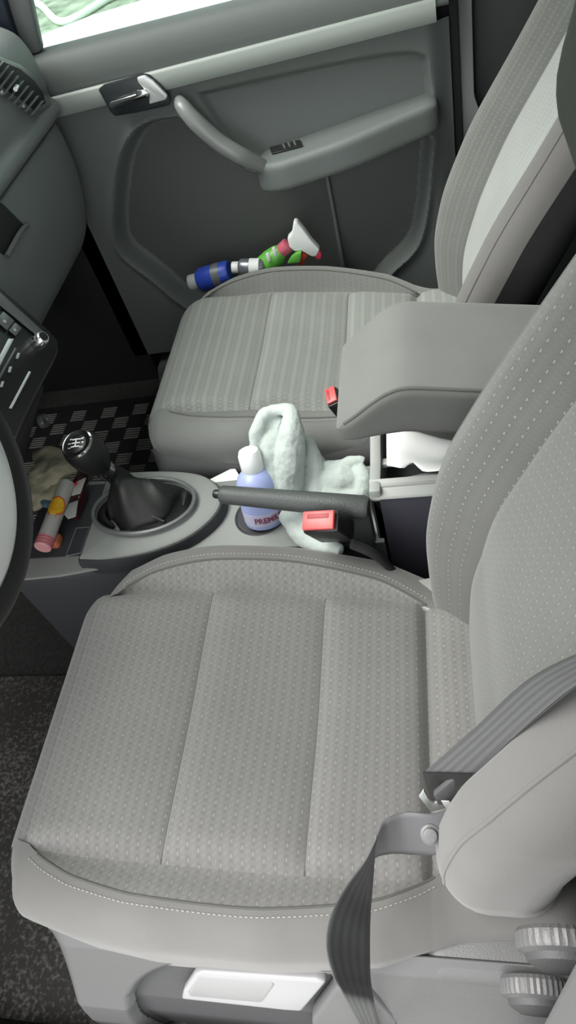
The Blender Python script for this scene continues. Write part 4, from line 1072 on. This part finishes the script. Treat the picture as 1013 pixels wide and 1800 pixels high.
def lying(name, label, pa, pb, r, mats, y=1.49, cat='bottle'):
    a, b = Q_(*pa, y), Q_(*pb, y); d = (b-a); L_ = np.linalg.norm(d); d = d/L_
    o = empty(name, label, cat, a-np.array([0, 0, r]))
    link('bottle_cap', lathe([(.0005, 0), (r*.62, 0), (r*.66, .004), (r*.66, L_*.2), (.0005, L_*.2)], a, d, 24), mats[0], o)
    link('bottle_body', lathe([(.0005, L_*.2), (r*.75, L_*.21), (r, L_*.3), (r, L_*.95), (r*.9, L_), (.0005, L_)], a, d, 28), mats[1], o)
    return o, a, d, L_
o, a, d, L_ = lying('cleaner_bottle', 'blue bottle with grey cap lying in the door pocket', (334, 497), (405, 478), .028, (M['dim_white'], M['blue']))
link('label_band', lathe([(.0283, L_*.62), (.0286, L_*.62), (.0286, L_*.8), (.0283, L_*.8)], a, d, 28), M['silver_dark'], o)
o, a, d, L_ = lying('aerosol_can', 'clear grey can with white bands lying between the blue bottle and the sprayer', (408, 470), (465, 470), .020, (M['whitepl'], mk('can_grey', (.22, .23, .26), rough=.25, metal=.5)), 1.475, 'can')
link('label_band', lathe([(.0203, L_*.55), (.0206, L_*.55), (.0206, L_*.85), (.0203, L_*.85)], a, d, 28), M['whitepl'], o)

# ------------------------------------------------------------------ floor mats
def tread(x0, x1, y0, y1, z):
    bm = bmesh.new(); s = .048
    nx = int((x1-x0)/s); ny = int((y1-y0)/s)
    for i in range(nx):
        for j in range(ny):
            if (i+j) % 2: continue
            for k in range(5):
                cx_, cy_ = x0+(i+.5)*s, y0+(j+.14+.18*k)*s
                mt = Matrix.Translation((cx_, cy_, z)) @ Matrix.Diagonal((s*.86, s*.07, .0022, 1))
                bmesh.ops.create_cube(bm, size=1, matrix=mt)
    return from_bm(bm)
pm = empty('rubber_floor_mat', 'black rubber mat with raised checkered tread in the far footwell', 'floor mat', (-.80, 1.2, .012))
link('mat_sheet', box(-1.25, -.45, .93, 1.46, .013, .022, .003), M['black'], pm)
tag(link('mat_tread', tread(-1.2, -.50, .95, 1.44, .023), mk('tread_rubber', (.17, .175, .16), rough=.35), pm), kind='stuff')
tag(link('carpet_mat', box(-1.25, -.20, .03, .60, .013, .021, .003), M['driver_mat']), 'dusty dark brown carpet mat in the near footwell', 'floor mat')

# ------------------------------------------------------------------ steering wheel
sw_ = empty('steering_wheel', 'black leather steering wheel with stitching and bright silver inner trim', 'steering wheel', (-.53, .375, .84))
wc = np.array([-.532, .375, .842]); th = .35
wu = np.array([-math.sin(th), 0, math.cos(th)]); wv = np.array([0, 1., 0]); wn = np.cross(wv, wu)*1.0
if wn[0] < 0: wn = -wn
def circ(R, off=0.0, n=96): return [wc+wn*off+R*(math.cos(a)*wv+math.sin(a)*wu) for a in np.linspace(0, 2*PI, n, endpoint=False)]
def arc(R, off): return [wc+wn*off+R*(math.cos(a)*wv+math.sin(a)*wu) for a in np.linspace(-PI-.45, .45, 90)]
def torus(R, r, off=0.0, n=96, m=16, sx=1.0):
    vs = []; fs = []
    for i in range(n):
        a = 2*PI*i/n; er = math.cos(a)*wv+math.sin(a)*wu
        for j in range(m):
            b = 2*PI*j/m; vs.append(wc+wn*off+er*(R+r*math.cos(b)*sx)+wn*r*math.sin(b))
    for i in range(n):
        for j in range(m): fs.append((i*m+j, ((i+1) % n)*m+j, ((i+1) % n)*m+(j+1) % m, i*m+(j+1) % m))
    return mesh(vs, fs)
rimo = link('rim', torus(.184, .0165), M['leather'], sw_)
# stitching on the inner side of the rim
st_ = []
for i in range(110):
    a = 2*PI*i/110; er = math.cos(a)*wv+math.sin(a)*wu; ta = -math.sin(a)*wv+math.cos(a)*wu
    p = wc+er*(.184-.0125)+wn*.0112
    st_.append(tube([p-ta*.0022-er*.001, p+ta*.0010+er*.0012], .0006, 5, 1))
link('rim_stitching', merge(*st_), M['stitch'], rimo)
# silver trim ring between hub and rim
rings = [arc(R, o_) for R, o_ in ((.172, .004), (.174, .012), (.168, .019), (.148, .024), (.118, .026), (.112, .020), (.112, -.002))]
link('spoke_trim', loft(rings, closed=False, caps=False), M['silver'], sw_, sharp=60)
link('hub', lathe([(.0005, -.02), (.10, -.02), (.108, 0), (.10, .02), (.07, .032), (.0005, .036)], wc, wn, 48), M['black'], sw_)
for a in (0.1, PI-.1, -PI/2): link('wheel_spoke', prism([wc+R_*(math.cos(a+e)*wv+math.sin(a+e)*wu)-wn*.012 for R_, e in ((.10, -.16), (.182, -.09), (.182, .09), (.10, .16))], wn*.010, .002), M['black'], sw_)
link('steering_column', tube([wc-wn*.02, wc-wn*.22], .04, 20, 2), M['black_mat'], sw_)

# ------------------------------------------------------------------ near pillar trim
tag(link('pillar_cover', prism([(.0255, .042, .10), (.0255, .042, 1.08), (.0255, -.05, 1.08), (.0255, -.05, .10)], (.20, 0, 0), .008, 3), M['trim_near']), 'light grey pillar trim at the bottom right beside the near seat', 'pillar')
# near sill
tag(link('sill_cover', prism([(-.95, -.06, -.03), (.05, -.06, -.03), (.05, .035, .02), (.05, -.0, .10), (-.95, 0, .10), (-.95, .035, .02)][:2]+[(.05, -.06, .10), (-.95, -.06, .10)], (0, .08, 0), .008), M['seat_plastic_dark']), 'dark sill plate along the near door opening', 'sill')
